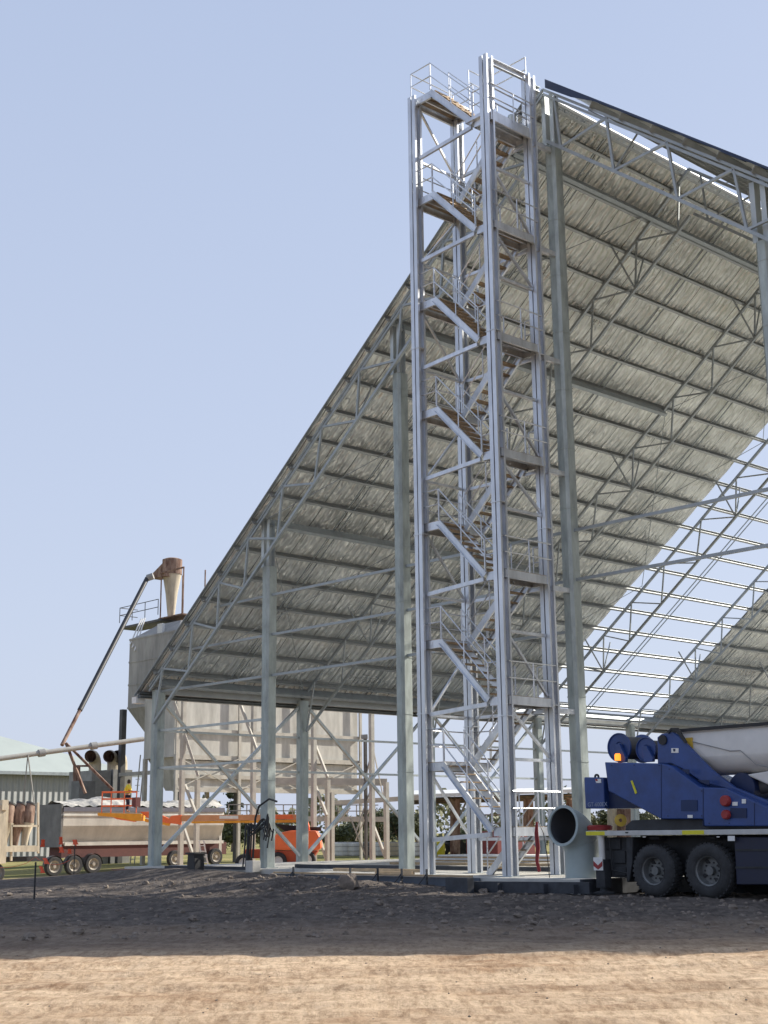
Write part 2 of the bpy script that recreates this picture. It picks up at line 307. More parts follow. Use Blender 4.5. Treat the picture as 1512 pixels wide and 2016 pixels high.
slab = MB().box(-.7, 48.8, -.75, 92, -.4, 0); o = slab.build('slab', CONC); o['kind'] = 'structure'
o = MB().box(13.9, 27.3, -3.9, -.755, -.4, -.006).build('tower_slab', CONC); o['kind'] = 'structure'

# ============================================================ GRAIN SHED
MSL = .789; H0 = 7.77; TD = 1.87; BAY = 8.62; NF = 10; HS = 8.17
def up_(x): x = min(x, 48-x); return H0+MSL*x
shed = thing('grain_shed', (24, 20, 0), 'huge half-clad galvanised steel A-frame shed with silver lined roof and open gable end', 'shed')
def octa(hx, hy, c): return [(-hx+c, -hy), (hx-c, -hy), (hx, -hy+c), (hx, hy-c), (hx-c, hy), (-hx+c, hy), (-hx, hy-c), (-hx, -hy+c)]
GIRTZ = [4.25, 5.85, 7.55, 9.25, 10.88]
for i in range(7):
    x = 8.*i; xm = min(x, 48-x); top = H0-TD+MSL*xm-.15 if xm else H0-.15
    c = MB().prism([(u+x, v+.32) for u, v in octa(.22, .27, .09)], (0, 0, 0.02), (1, 0, 0), (0, 1, 0), (0, 0, top)).build('column', GCOL, shed)
    p = MB().box(x-.32, x+.32, .02, .62, .003, .028); p.build('base_plate', GALV, c)
    sp_ = MB(); z = 3.4
    while z < top: sp_.prism([(u+x, v+.32) for u, v in octa(.232, .282, .092)], (0, 0, z), (1, 0, 0), (0, 1, 0), (0, 0, .035)); z += 2.05
    sp_.build('bolt_band', GCOL, c)
    if xm:
        MB().chan((x-.1, .22, top), (x-.1, .22, up_(x)-.05), .16, .3, .012, (0, 1, 0)).chan((x+.1, .22, top), (x+.1, .22, up_(x)-.05), .16, .3, .012, (0, 1, 0), -1).build('column_head', GALV, shed)
UN = [.93, 3.19, 5.09, 7.1, 9.4, 11.89, 14.18, 16.62, 18.95, 21.3, 23.5]; LN = [.31, 2.92, 4.96, 6.83, 9.06, 11.42, 13.98, 16.33, 18.7, 21.1, 23.3]
def zu(x): return H0+MSL*x
def zl(x): return H0-TD+MSL*x
for f in range(NF):
    yy = -.12 if f == 0 else f*BAY; mt = TRUSS
    for side in (0, 1):
        X = (lambda x: x) if side == 0 else (lambda x: 48-x)
        tr = MB()
        for dz in ((-.09, .09) if f == 0 else (0,)):
            tr.bar((X(-.1), yy, zu(-.1)+dz), (X(24), yy, zu(24)+dz), .09 if f == 0 else .115, .07 if f == 0 else .12, (0, 1, 0))
        tobj = tr.build('rafter_chord', mt, shed)
        MB().bar((X(.31), yy, zl(.31)), (X(23.9), yy, zl(23.9)), .11, .13 if f == 0 else .11, (0, 1, 0)).build('lower_chord', mt, tobj)
        wb = MB()
        for k in range(11):
            wb.bar((X(UN[k]), yy, zu(UN[k])), (X(LN[k]), yy, zl(LN[k])), .085 if f == 0 else .062)
            if k < 10: wb.bar((X(UN[k]), yy, zu(UN[k])), (X(LN[k+1]), yy, zl(LN[k+1])), .085 if f == 0 else .062)
        wb.build('web', mt, tobj)
        for k in (2, 6, 9):
            for s in ((-1, 1) if f else (1,)):
                MB().bar((X(LN[k]), yy, zl(LN[k])), (X(LN[k]-.3), yy+s*1.1, zu(LN[k]-.3)+.1), .055).build('fly_brace', mt, tobj)
    if f:
        for x in (0, 48):
            c = MB().prism([(u+x, v+yy) for u, v in octa(.22, .27, .09)], (0, 0, .02), (1, 0, 0), (0, 1, 0), (0, 0, 7.6)).build('column', GCOL, shed)
YEND = 9*BAY+.3
SHEETS = [(-.3, 25.3), (36.9, YEND)]
def slope_box(mb, x0, x1, y0, y1, z0off, th, mirror):
    def pt(x, y, o): z = HS+MSL*x+z0off+o; return (48-x if mirror else x, y, z)
    vs = [pt(x, y, o) for o in (0, th) for y in (y0, y1) for x in (x0, x1)]
    return mb.add(vs, [(0, 2, 3, 1), (4, 5, 7, 6), (0, 1, 5, 4), (2, 6, 7, 3), (0, 4, 6, 2), (1, 3, 7, 5)])
for mirror in (False, True):
    for (y0, y1) in (SHEETS[:1] if mirror else SHEETS):
        r = slope_box(MB(), -.95, 23.68, y0, y1, .06, .04, mirror).build('roof_sheet', ZINC, shed)
        # insulation: gently sagging blanket between purlins, each run tacked at the purlins
        nx, ny = 85, max(8, int((y1-y0)/.36)); xs = np.linspace(-.9, 23.62, nx); ys = np.linspace(y0+.03, y1-.03, ny)
        XX, YY = np.meshgrid(xs, ys); ph = ((XX-.43)/1.188) % 1
        run = np.abs(((YY/1.44) % 1)-.5)*2
        ZZ = HS+MSL*XX+.05-(.05*np.sin(PI*ph)*(1-run**6)+.035*np.abs(fbm(XX*1.4, YY*2.2, 3, 4))*np.sin(PI*ph))-.004
        vs = np.stack([48-XX if mirror else XX, YY, ZZ], -1).reshape(-1, 3); ii = np.arange(nx*ny).reshape(ny, nx)
        fs = np.stack([ii[:-1, :-1], ii[:-1, 1:], ii[1:, 1:], ii[1:, :-1]], -1).reshape(-1, 4)
        mb = MB(); mb.v = [tuple(v) for v in vs]; mb.f = [tuple(int(k) for k in q) for q in fs]
        mb.build('insulation_foil', FOIL, r, smooth=True)
    X = (lambda x: 48-x) if mirror else (lambda x: x)
    sl_up = Vector((MSL if mirror else -MSL, 0, 1)).normalized()
    for k in range(-1, 19 if mirror else 20):
        x = .43+1.188*k if k >= 0 else -.7
        MB().chan((X(x), -.28, HS-.15+MSL*x), (X(x), YEND, HS-.15+MSL*x), .09, .26, .014, sl_up, 1).build('purlin', PURL, shed)
    if not mirror: MB().chan((X(23.55), -.28, HS-.13+MSL*23.55), (X(23.55), YEND, HS-.13+MSL*23.55), .09, .26, .014, sl_up, 1).build('purlin', PURL, shed)
    for x in ((.45, 8.05, 16.1) if mirror else (.45, 8.05, 16.1, 22.3)):
        MB().chan((X(x), .1, HS-.55+MSL*x), (X(x), YEND if x < 1 else 2*BAY, HS-.55+MSL*x), .14, .42, .016, sl_up, -1).build('strut_beam', TRUSS, shed)
    br = MB(); xt = 21.8 if mirror else 23.5
    for k in range(9):
        for dy in (3.9, 4.25): br.bar((X(0), k*BAY+dy, HS-.2), (X(xt), k*BAY+dy, HS-.2+MSL*xt), .035, .05)
    br.build('bridging', TRUSS, shed)
    for k in (0, 2, 5):
        for (xa, xb) in ((.3, 8), (8, 16), (16, 22.3)):
            for fl in (0, 1):
                ya, yb = (k*BAY+.2, (k+1)*BAY-.2) if fl else ((k+1)*BAY-.2, k*BAY+.2)
                MB().bar((X(xa), ya, HS-.36+MSL*xa), (X(xb), yb, HS-.36+MSL*xb), .028).build('brace_rod', TRUSS, shed)
    # eave
    MB().chan((X(-.75), -.3, 7.42), (X(-.75), YEND, 7.42), .2, .24, .015, (0, 0, 1), 1 if not mirror else -1).build('eave_gutter', TRUSS, shed)
    MB().chan((X(-.05), .1, 7.62), (X(-.05), YEND, 7.62), .1, .3, .015, (0, 0, 1), -1).build('eave_beam', PURL, shed)
for z in (4.2, 5.84):
    MB().bar((0, .3, z), (0, YEND, z), .1, .1).build('girt', GALV, shed)
    MB().bar((0, .32, z), (8, .32, z), .1, .1).build('girt', GALV, shed)
for z in (7.58, 9.24, 10.88):
    x0 = max(0, (z-zu(0)+.2)/MSL)
    MB().bar((x0, .32, z), (24 if z < 8 else 48-x0, .32, z), .1, .1).build('girt', TRUSS, shed)
for k in (0, 1, 2):
    y0, y1 = k*BAY+.25, (k+1)*BAY-.25
    MB().bar((-.02, y0, .3), (-.02, y1, 7.3), .13, .13).build('wall_brace', GALV, shed)
    MB().bar((.1, y0, 7.3), (.1, y1, .3), .13, .13).build('wall_brace', GALV, shed)
MB().chan((23.6, -.3, 27.0), (23.6, .1, 27.0), .1, .2).build('ridge_stub', GALV, shed)
# dark end flashing lying along the right-hand rake
def rk(x, dz=0): return (x, -.42, HS+.06+MSL*(48-x)+dz)
NAVYF = mat('dark blue flashing', (.02, .035, .08), .5)
g = MB(); vs = []
for x, d in ((24.3, .34), (25.4, .30), (26.4, .10), (48.6, .08)):
    zt_ = HS+.12+MSL*(48-x); vs += [(x, -.36, zt_), (x, -.33, zt_), (x, -.33, zt_-d), (x, -.36, zt_-d)]
g.add(vs, [(i*4+k, i*4+(k+1) % 4, i*4+4+(k+1) % 4, i*4+4+k) for i in range(3) for k in range(4)]+[(0, 1, 2, 3), (15, 14, 13, 12)]); g.build('rake_flashing', NAVYF, shed)
MB().bar((31.2, -.37, HS+.0+MSL*16.8), (31.9, -.37, HS+.0+MSL*16.1), .02, .26, (0, 1, 0)).build('flashing_patch', NAVYF, shed)
MB().bar((-.95, -.33, HS+MSL*-.95+.02), (23.7, -.33, HS+MSL*23.7+.02), .03, .12, (0, 1, 0)).build('rake_flashing', TRUSS, shed)
MB().box(-1.15, -.8, -.36, .1, 7.1, 7.38).build('gutter_end', WHITE, shed)

# ============================================================ STAIR TOWER
tw = thing('stair_tower', (22.2, -1.9, 0), 'tall free-standing galvanised stair tower with zigzag flights in front of the open gable', 'stair tower')
TX0, TX1, TY0, TY1 = 20.45, 23.95, -3.0, -.85
def leg(x, y, top):
    g = MB()
    for s in (-1, 1):
        xc = x+s*.022
        g.box(min(xc, xc+s*.012), max(xc, xc+s*.012), y-.17, y+.17, 0.02, top)
        for yy in (-.17, .158): g.box(min(xc+s*.012, xc+s*.155), max(xc+s*.012, xc+s*.155), y+yy, y+yy+.012, .02, top)
        for ya in (-.158, .09): g.box(min(xc+s*.143, xc+s*.155), max(xc+s*.143, xc+s*.155), y+ya, y+ya+.068, .02, top)
    l = g.build('leg', TOWER, tw)
    pl = MB().box(x-.3, x+.3, y-.28, y+.28, 0, .02); pl.build('base_plate', GALV, l)
    for z in (5.2, 11.3, 17.2):
        z2 = z+random.uniform(-.6, .6); MB().box(x-.2, x+.2, y-.19, y+.19, z2, z2+.03).build('splice_plate', TOWER, l)
leg(TX0, TY0, 26.9); leg(TX1, TY0, 26.95); leg(TX0, TY1, 26.7); leg(TX1, TY1, 27.05)
ZL = [3.45+3.9*k for k in range(7)]; ZR = [1.42+3.9*k for k in range(7)]
def rails(pts, parent, h=1.05, posts=None, r=.023):
    g = MB()
    for dz in (h, h*.52): g.tube([(p[0], p[1], p[2]+dz) for p in pts], r, 6)
    for p in (posts or pts): g.tube([p, (p[0], p[1], p[2]+h)], r, 6)
    return g.build('handrail', TOWER, parent)
def landing(x0, x1, z, left, k):
    g = MB()
    for y in (TY0+.02, TY1-.02): g.chan((x0, y, z-.13), (x1, y, z-.13), .07, .26, .012, (0, 0, 1), 1 if y > -2 else -1)
    for x in (x0, x1): g.chan((x, TY0+.03, z-.13), (x, TY1-.03, z-.13), .07, .26, .012, (0, 0, 1), 1 if x == x0 else -1)
    g.bar(((x0+x1)/2, TY0, z-.1), ((x0+x1)/2, TY1, z-.1), .06, .12)
    l = g.build('landing', TOWER, tw)
    MB().box(x0+.02, x1-.02, TY0+.04, TY1-.04, z-.01, z+.02).build('floor_plate', TREAD, l)
    if left:
        rails([(x1, TY0-.02, z), (x0, TY0-.02, z), (x0, TY1, z), (x1, TY1, z)], l)
    else:
        rails([(x0, TY0-.02, z), (x1+.05, TY0-.02, z), (x1+.05, TY1, z), (x0+.1, TY1, z)], l, posts=[(x0, TY0-.02, z), (x1+.05, -1.9, z), (x0+.1, TY1, z)])
def flight(xa, za, xb, zb, y0, y1, nt_):
    # from (xa,za) down/up to (xb,zb)
    g = MB(); f = None; u = Vector((-(zb-za), 0, xb-xa)).normalized(); u = u if u.z > 0 else -u
    st = []
    for y, sd in ((y0, 1), (y1, -1)):
        m_ = MB().chan((xa, y, za-.08), (xb, y, zb-.08), .06, .22, .012, u, sd)
        st.append((m_, y))
    f = st[0][0].build('stair_flight', TOWER, tw)
    st[1][0].build('stringer', TOWER, f)
    for j in range(nt_):
        t = (j+.5)/nt_; x = xa+(xb-xa)*t; z = za+(zb-za)*t
        MB().box(x-.12, x+.12, y0+.02, y1-.02, z-.02, z+.015).build('tread', TREAD, f)
    for y in (y0, y1): rails([(xa, y, za), (xb, y, zb)], f, posts=[(xa, y, za), (xa+(xb-xa)/2, y, (za+zb)/2), (xb, y, zb)])
for k in range(7):
    landing(20.3, 21.3, ZL[k], True, k); landing(23.3, 24.1, ZR[k], False, k)
    if k < 7: flight(21.3, ZL[k], 23.3, ZR[k], -3.05, -2.1, 8)
    if k: flight(23.3, ZR[k], 21.3, ZL[k-1], -1.8, -.9, 7)
flight(23.3, ZR[0], 21.9, .05, -1.8, -.9, 5)
MB().box(23.0, 24.1, TY0-.1, TY1, 24.82-.02, 24.82+.1).build('toe_board', TOWER, tw)
for k in range(7):
    z = ZR[k]
    MB().bar((TX0+.2, TY0+.02, z-.35), (23.2, TY0+.02, z-.2), .09, .13).build('brace', TOWER, tw)
    MB().bar((TX0+.2, TY1, z-.35), (TX1-.2, TY1, z-.35), .08, .1).build('brace', TOWER, tw)
    a, b = (ZL[k]-.3, z-.3) if k % 2 == 0 else (z-.3, ZL[k]-.3)
    MB().bar((TX0, TY0+.2, a), (TX0, TY1-.2, b), .07).build('brace', TOWER, tw)
    if k < 6: MB().bar((TX0, TY0+.2, ZR[k+1]-.35), (TX0, TY1-.2, ZR[k+1]-.35), .08).build('brace', TOWER, tw)
    zz0, zz1 = z+.1 if k else .1, (ZR[k+1]-.35 if k < 6 else 26.7)
    if k < 6:
        mid = z+2.0
        MB().bar((TX1, TY0+.2, mid), (TX1, TY1-.2, mid), .09).build('brace', TOWER, tw)
        if k % 2: MB().bar((TX1, TY0+.2, mid-.1), (TX1, TY1-.2, z+.1), .08).build('brace', TOWER, tw)
        else: MB().bar((TX1, TY0+.2, z+3.5), (TX1, TY1-.2, mid+.1), .08).build('brace', TOWER, tw)
    MB().bar((TX1+.1, TY1+.1, z-.35), (TX1+.1, .12, z-.35), .14, .16).build('tie_bracket', TOWER, tw)
MB().chan((TX1, TY0+.2, 26.82), (TX1, TY1-.2, 26.9), .1, .24, .012).build('top_beam', TOWER, tw)
for z in (25.35, 25.9): MB().tube([(TX1, TY0+.2, z), (TX1, TY1-.2, z)], .03, 6).build('rail', TOWER, tw)
rails([(22.0, -1.8, 26.8), (22.0, -.9, 26.8), (23.9, -.9, 26.8)], tw, 1.0)
lampb = MB().lathe((23.7, -1.5, 25.1), (0, 0, 1), [(0.001, 0), (.13, .02), (.16, .15), (.12, .3), (.001, .34)], 12); solo(lampb, 'floodlight', GALV, 'small round floodlight unit resting on the top landing of the stair tower', 'light', smooth=True)

# ============================================================ ELBOW DUCT
DX, DY = 26.35, -2.55; RD = .53; pts = [(DX, DY, -.25), (DX, DY, .3), (DX, DY, .72)]
for k in range(1, 9):
    t = PI/2*k/8; pts.append((DX-.08*math.sin(t), DY-.72*(1-math.cos(t)), .72+.72*math.sin(t)))
dt = thing('elbow_duct', (DX, DY, -.3), 'large grey green elbow duct standing at the foot of the stair tower, mouth facing out', 'duct')
outer = MB().tube(pts, RD, 32, cap=False).tube(pts, RD-.035, 32, cap=False); e0 = len(pts)
bod = MB().tube(pts, RD, 32, cap=False).build('body', DUCT, dt, smooth=True)
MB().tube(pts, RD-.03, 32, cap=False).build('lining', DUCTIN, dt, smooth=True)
pe = Vector(pts[-1]); dn = (Vector(pts[-1])-Vector(pts[-2])).normalized()
MB().lathe(pe, dn, [(RD-.035, -.02), (RD-.035, .04), (RD+.045, .04), (RD+.045, -.03), (RD, -.03)], 32).build('flange', DUCT, dt, smooth=True)
MB().lathe((DX, DY, -.3), (0, 0, 1), [(RD, 0), (RD+.12, 0), (RD+.12, .05), (RD, .05)], 32).build('foot_flange', DUCT, dt)
MB().lathe(Vector(pts[4])-(Vector(pts[4])-Vector(pts[3])).normalized()*.01, Vector(pts[4])-Vector(pts[3]), [(RD, -.01), (RD+.012, 0), (RD, .01)], 32).build('weld_seam', DUCT, dt)

# ============================================================ MOBILE CRANE
CY = -3.64      # near side plane
cg = -.42
cr = thing('mobile_crane', (33, CY+1.3, cg), 'blue mobile crane with white telescopic boom lowered, parked beside the shed', 'crane')
def zp(px, py, y=CY): q = ony(1140+px/4.065, 1380+py/4.065, y); return (q[0], q[2])
def poly(pl, y=CY): return [zp(a, b, y) for a, b in pl]
def side(pl, y, th, name, m, bevel=.02, parent=None): return MB().prism(poly(pl, y), (0, y, 0), (1, 0, 0), (0, 0, 1), (0, th, 0)).build(name, m, parent or cr, bevel=bevel)
def wheel(px, py, parent, y=CY, r=None, name='wheel'):
    hx, hz = zp(px, py, y); r = r or (hz-cg); g = MB()
    prof = [(r*.55, .02), (r*.62, -.01), (r*.86, -.01), (r*.955, .04), (r, .09), (r, .36), (r*.95, .42), (r*.6, .42)]
    t = MB().lathe((hx, y, hz), (0, 1, 0), prof, 48).build(name, TYRE, parent, smooth=True)
    lug = MB()
    for k in range(34):
        a = 2*PI*k/34; c, s_ = math.cos(a), math.sin(a)
        for (ya, yb, off) in ((.05, .21, 0), (.24, .4, .09)):
            a2 = a+off; c2, s2 = math.cos(a2), math.sin(a2)
            lug.bar((hx+c2*(r-.01), y+ya, hz+s2*(r-.01)), (hx+math.cos(a2+.03)*(r-.01), y+yb, hz+math.sin(a2+.03)*(r-.01)), .075, .05, (c2, 0, s2))
    lug.build('tread_block', TYRE, t)
    rm = MB().lathe((hx, y, hz), (0, 1, 0), [(r*.56, .0), (r*.55, .04), (r*.5, .06), (r*.47, .17), (r*.44, .22), (r*.16, .22), (r*.16, .1), (.001, .1)], 36).build('rim', RIM, t, smooth=True)
    h = MB()
    for k in range(10): a = 2*PI*k/10; h.tube([(hx+math.cos(a)*r*.3, y+.2, hz+math.sin(a)*r*.3), (hx+math.cos(a)*r*.3, y+.24, hz+math.sin(a)*r*.3)][::-1], .025, 6)
    for k in range(4): a = 2*PI*k/4+.5; h.tube([(hx+math.cos(a)*r*.38, y+.215, hz+math.sin(a)*r*.38), (hx+math.cos(a)*r*.38, y+.2, hz+math.sin(a)*r*.38)], .055, 10)
    h.build('wheel_nut', BLACK, t); return t, hx, hz
for px in (588, 1026): wheel(px, 1360, cr)
x1, _ = zp(588, 1360); x2, _ = zp(1026, 1360); WZ = zp(588, 1360)[1]
for xx in (x1, x2):
    MB().lathe((xx, CY+2.2, WZ), (0, 1, 0), [(.35, 0), (.62, 0), (WZ-cg, .07), (WZ-cg, .35), (.4, .4)], 40).build('wheel', TYRE, cr, smooth=True)
    MB().tube([(xx, CY+.3, WZ), (xx, CY+2.4, WZ)], .14, 10).build('axle', UNDER, cr)
dz0 = zp(600, 1075)[1]; dz1 = zp(600, 1035)[1]; xl = zp(55, 1050)[0]; XR = 40.5
MB().box(xl, XR, CY, CY+2.6, dz0, dz1).build('deck', mat('pale deck edge', (.50, .50, .48), .6), cr, bevel=.01)
for a, b in ((55, 205), (825, 1000)):
    MB().box(zp(a, 1050)[0], zp(b, 1050)[0], CY-.006, CY+.01, dz0+.012, dz1-.012).build('reflective_strip', YELL, cr)
MB().box(zp(380, 1100)[0], XR, CY+.75, CY+1.9, WZ-.1, dz0-.01).build('chassis', UNDER, cr, bevel=.02)
side([(375, 1090), (430, 1090), (425, 1300), (400, 1450), (380, 1450)], CY+.1, .5, 'mudguard', UNDER)
side([(1240, 1090), (1900, 1090), (1900, 1470), (1260, 1470)], CY+.12, .7, 'side_box', mat('dark blue side box', (.012, .016, .04), .5), .02)
for yy in (1185, 1325): side([(1250, yy), (1900, yy), (1900, yy+16), (1250, yy+16)], CY+.1, .03, 'step_edge', UNDER, 0)
MB().box(zp(110, 1100)[0], zp(400, 1100)[0], CY+.35, CY+2.4, WZ-.2, dz0-.05).build('rear_frame', UNDER, cr)
# outrigger with red and white marker
ox = zp(158, 1150)[0]
MB().tube([(ox, CY+.12, cg+.25), (ox, CY+.12, dz0)], .085, 14).build('outrigger_jack', CWHITE, cr, smooth=True)
MB().box(ox-.16, ox+.14, CY+.02, CY+.3, cg+.2, cg+.95).build('outrigger_leg', UNDER, cr)
MB().lathe((ox, CY+.14, cg+.03), (0, 0, 1), [(.001, 0), (.3, 0), (.3, .05), (.12, .09), (.1, .2)], 20).build('outrigger_foot', UNDER, cr)
mkx0, mkz0 = zp(120, 1355); mkx1, mkz1 = zp(188, 1252)
mk = MB().box(mkx0, mkx1, CY-.012, CY+.01, mkz0, mkz1).build('marker_plate', WHITE, cr)
mx_ = (mkx0+mkx1)/2; hh = mkz1-mkz0
MB().prism([(mkx0+.005, mkz1-hh*.28), (mx_, mkz1-hh*.62), (mkx1-.005, mkz1-hh*.28), (mkx1-.005, mkz1-hh*.66), (mx_, mkz0+.02), (mkx0+.005, mkz1-hh*.66)], (0, CY-.02, 0), (1, 0, 0), (0, 0, 1), (0, .006, 0)).build('red_chevron', RED, mk)
for a, b, c, d in ((1190, 1080, 1245, 1120),): side([(a, b), (c, b), (c, d), (a, d)], CY-.01, .012, 'plate_sign', WHITE, 0)
# slew ring and upper works
MB().lathe(((zp(800, 1000)[0]), CY+1.3, dz1), (0, 0, 1), [(1.0, 0), (1.0, .12), (.9, .2)], 32).build('slew_ring', UNDER, cr)
side([(370, 1000), (420, 955), (640, 945), (980, 940), (1000, 1005), (1900, 1005), (1900, 1036), (370, 1036)], CY+.25, 1.9, 'turntable_base', UNDER)
side([(205, 490), (660, 500), (735, 520), (965, 690), (1165, 697), (1300, 760), (1512, 850), (1950, 1000), (1900, 1002), (1000, 1002), (995, 945), (655, 945), (235, 722)], CY+.12, .55, 'body_panel', BLUE, .035)
side([(230, 520), (640, 520), (640, 480), (800, 500), (1180, 680), (1500, 830), (1500, 930), (690, 930), (500, 855), (240, 700)], CY+.68, 1.25, 'body_core', BLUE, .02)
side([(205, 490), (660, 500), (735, 520), (965, 690), (1165, 697), (1300, 760), (1512, 850), (1950, 1000), (1900, 1002), (1000, 1002), (995, 945), (655, 945), (235, 722)], CY+1.95, .4, 'far_panel', BLUE, .02)
side([(625, 290), (660, 262), (745, 250), (800, 290), (1060, 555), (1240, 690), (1900, 960), (1512, 850), (1165, 695), (990, 650), (830, 545), (740, 500), (628, 500)], CY+.35, .14, 'boom_cheek', BLUE, .02)
side([(625, 290), (660, 262), (745, 250), (800, 290), (1060, 555), (1240, 690), (1900, 960), (1512, 850), (1165, 695), (990, 650), (830, 545), (740, 500), (628, 500)], CY+1.95, .14, 'boom_cheek', BLUE, .02)
px_, pz_ = zp(665, 312, CY+.3)
MB().tube([(px_, CY+.3, pz_), (px_, CY+2.1, pz_)], .13, 16).build('boom_pivot', BLACK, cr)
cb = side([(38, 610), (196, 612), (204, 862), (50, 862)], CY+.55, 1.9, 'counterweight', BLUE, .03)
MB().box(zp(196, 700, CY+.55)[0]-.02, zp(560, 700, CY+.55)[0], CY+.75, CY+2.2, zp(200, 862, CY+.55)[1], zp(200, 640, CY+.55)[1]).build('counterweight_arm', BLUED, cr)
ex_, ez_ = zp(88, 600, CY+.6)
MB().lathe((ex_, CY+.9, ez_-.02), (0, 1, 0), [(.035, -.02), (.085, -.02), (.085, .02), (.035, .02), (.035, -.02)], 16).build('lifting_eye', BLACK, cb)
for (a, b, ra, rb) in ((320, 372, 97, 116), (535, 388, 92, 98)):
    hx, hz = zp(a, b, CY+.5); r = abs(zp(a, b-rb, CY+.5)[1]-hz)
    d = MB().lathe((hx, CY+.5, hz), (0, 1, 0), [(.001, .05), (r*.35, .05), (r*.4, .02), (r*.92, .02), (r*.95, -.02), (r, -.02), (r, .05), (r*.55, .08), (r*.55, 1.0), (r, 1.03), (r, 1.1), (.001, 1.1)], 40).build('winch_drum', BLUE, cr, smooth=True)
    MB().lathe((hx, CY+.58, hz), (0, 1, 0), [(r*.5, 0), (r*.78, .02), (r*.78, .9), (r*.5, .93)], 32).build('wire_rope', DGREY, d, smooth=True)
    MB().prism([(hx-.05, hz+.08), (hx+.1, hz+.1), (hx+.3, hz-r*.75), (hx+.28, hz-r*1.05), (hx+.02, hz-r*1.05), (hx-.02, hz-r*.6)], (0, CY+.38, 0), (1, 0, 0), (0, 0, 1), (0, .12, 0)).build('drum_bracket', BLUE, d, bevel=.01)
bx, bz = zp(300, 447, CY+.25); bl = MB().lathe((bx, CY+.3, bz-.1), (0, 0, 1), [(.001, 0), (.085, 0), (.085, .15), (.06, .19), (.001, .19)], 16).build('beacon', LAMPO, cr, smooth=True)
side([(700, 250), (735, 215), (790, 215), (860, 330), (845, 338), (770, 238), (735, 232), (715, 262)], CY+.3, .05, 'hose', HOSE, 0)
side([(412, 640), (425, 636), (462, 735), (449, 745)], CY+.10, .03, 'yellow_stripe', YELL, 0)
for pl in ([(810, 545), (880, 548), (880, 585), (845, 568)], [(945, 632), (1040, 632), (1040, 672), (985, 655)]): side(pl, CY+.105, .02, 'body_recess', BLUED, 0)
side([(815, 792), (945, 792), (945, 880), (815, 880)], CY+.10, .02, 'vent_panel', mat('vent blue', (.012, .03, .10), .6), 0)
for (a, b, c, d) in ((738, 378, 795, 415), (868, 912, 908, 936), (1226, 808, 1268, 838), (1302, 785, 1334, 820)): side([(a, b), (c, b), (c, d), (a, d)], CY+(.335 if b < 400 else .10), .014, 'sticker', WHITE, 0)
st = side([(752, 382), (770, 384), (768, 404), (755, 404)], CY+.325, .006, 'sticker_mark', BLUED, 0)
side([(126, 624), (176, 624), (176, 656), (138, 656)], CY+.535, .012, 'sticker', WHITE, 0, cb)
side([(126, 624), (144, 624), (150, 640), (134, 640)], CY+.528, .004, 'sticker_mark', RED, 0, cb)
for (a, b, r) in ((1160, 800, .14), (1165, 910, .12)):
    hx, hz = zp(a, b); MB().lathe((hx, CY+.12, hz), (0, 1, 0), [(.001, -.14), (r*.8, -.14), (r, -.1), (r, 0)], 24).build('hose_reel', RED, cr, smooth=True)
side([(1210, 855), (1340, 858), (1340, 935), (1210, 935)], CY+.10, .02, 'hatch', BLUED, 0)
# boom: rounded belly section running right, second stage below
def boomring(x, zt, zb, y0, y1):
    h = zt-zb; pr = [(y0+.05, zt), (y1-.05, zt), (y1, zt-.06), (y1, zb+h*.42)]
    for k in range(9): a = PI*k/8; pr.append(((y0+y1)/2+(y1-y0)/2*math.cos(a), zb+h*.40-h*.40*math.sin(a)))
    pr += [(y0, zb+h*.42), (y0, zt-.06)]; return [(x, p[0], p[1]) for p in pr]
def boomsec(stn, y0, y1, name, parent=cr, m=CWHITE):
    rings = [boomring(x, a, b, y0, y1) for x, a, b in stn]; n = len(rings[0]); g = MB(); vs = sum(rings, [])
    fs = [(i*n+k, i*n+(k+1) % n, (i+1)*n+(k+1) % n, (i+1)*n+k) for i in range(len(rings)-1) for k in range(n)]+[tuple(range(n)), tuple((len(rings)-1)*n+k for k in range(n))[::-1]]
    return g.add(vs, fs).build(name, m, parent, smooth=True)
YB0, YB1 = CY+.6, CY+1.7
xa, za = zp(740, 255, YB0); xb, zb = zp(1512, 195, YB0); _, zbb = zp(1110, 590, YB0)
sl_ = (zb-za)/(xb-xa); dep = (za+sl_*(zp(1110, 590, YB0)[0]-xa))-zbb
stn = [(xa, za, za-.25), (xa+.75, za+sl_*.75, za+sl_*.75-dep)] + [(xa+t, za+sl_*t, za+sl_*t-dep) for t in (2, 4, 8, 12)]
bm_ = boomsec(stn, YB0, YB1, 'boom')
side([(1330, 590), (1512, 560), (1950, 540), (1950, 900), (1512, 672)], YB0+.12, .8, 'boom_cradle', CWHITE, .04)
MB().bar((xa-.05, YB0-.02, za+.04), (xa+12, YB0-.02, za+sl_*12+.05), .1, .08).build('boom_rail', BLACK, bm_)
for c_ in ((905, 325, 1210, 400), (1210, 400, 1290, 395), (1290, 395, 1420, 510), (1420, 510, 1600, 545)):
    q0 = zp(c_[0], c_[1], YB0-.03); q1 = zp(c_[2], c_[3], YB0-.03)
    MB().tube([(q0[0], YB0-.03, q0[1]), (q1[0], YB0-.03, q1[1])], .012, 5).build('hydraulic_line', GREY, bm_)
q = zp(880, 337, YB0-.02); MB().box(q[0]-.12, q[0]+.12, YB0-.04, YB0-.015, q[1]-.14, q[1]+.14).build('yellow_tag', mat('amber tag', (.6, .4, .05), .5), bm_)
lc = zp(1320, 680, CY+.8); MB().tube([(lc[0], CY+.7, lc[1]-.05), (lc[0], CY+1.6, lc[1]-.05)], .38, 24).build('ram_drum', BLUED, cr, smooth=True)
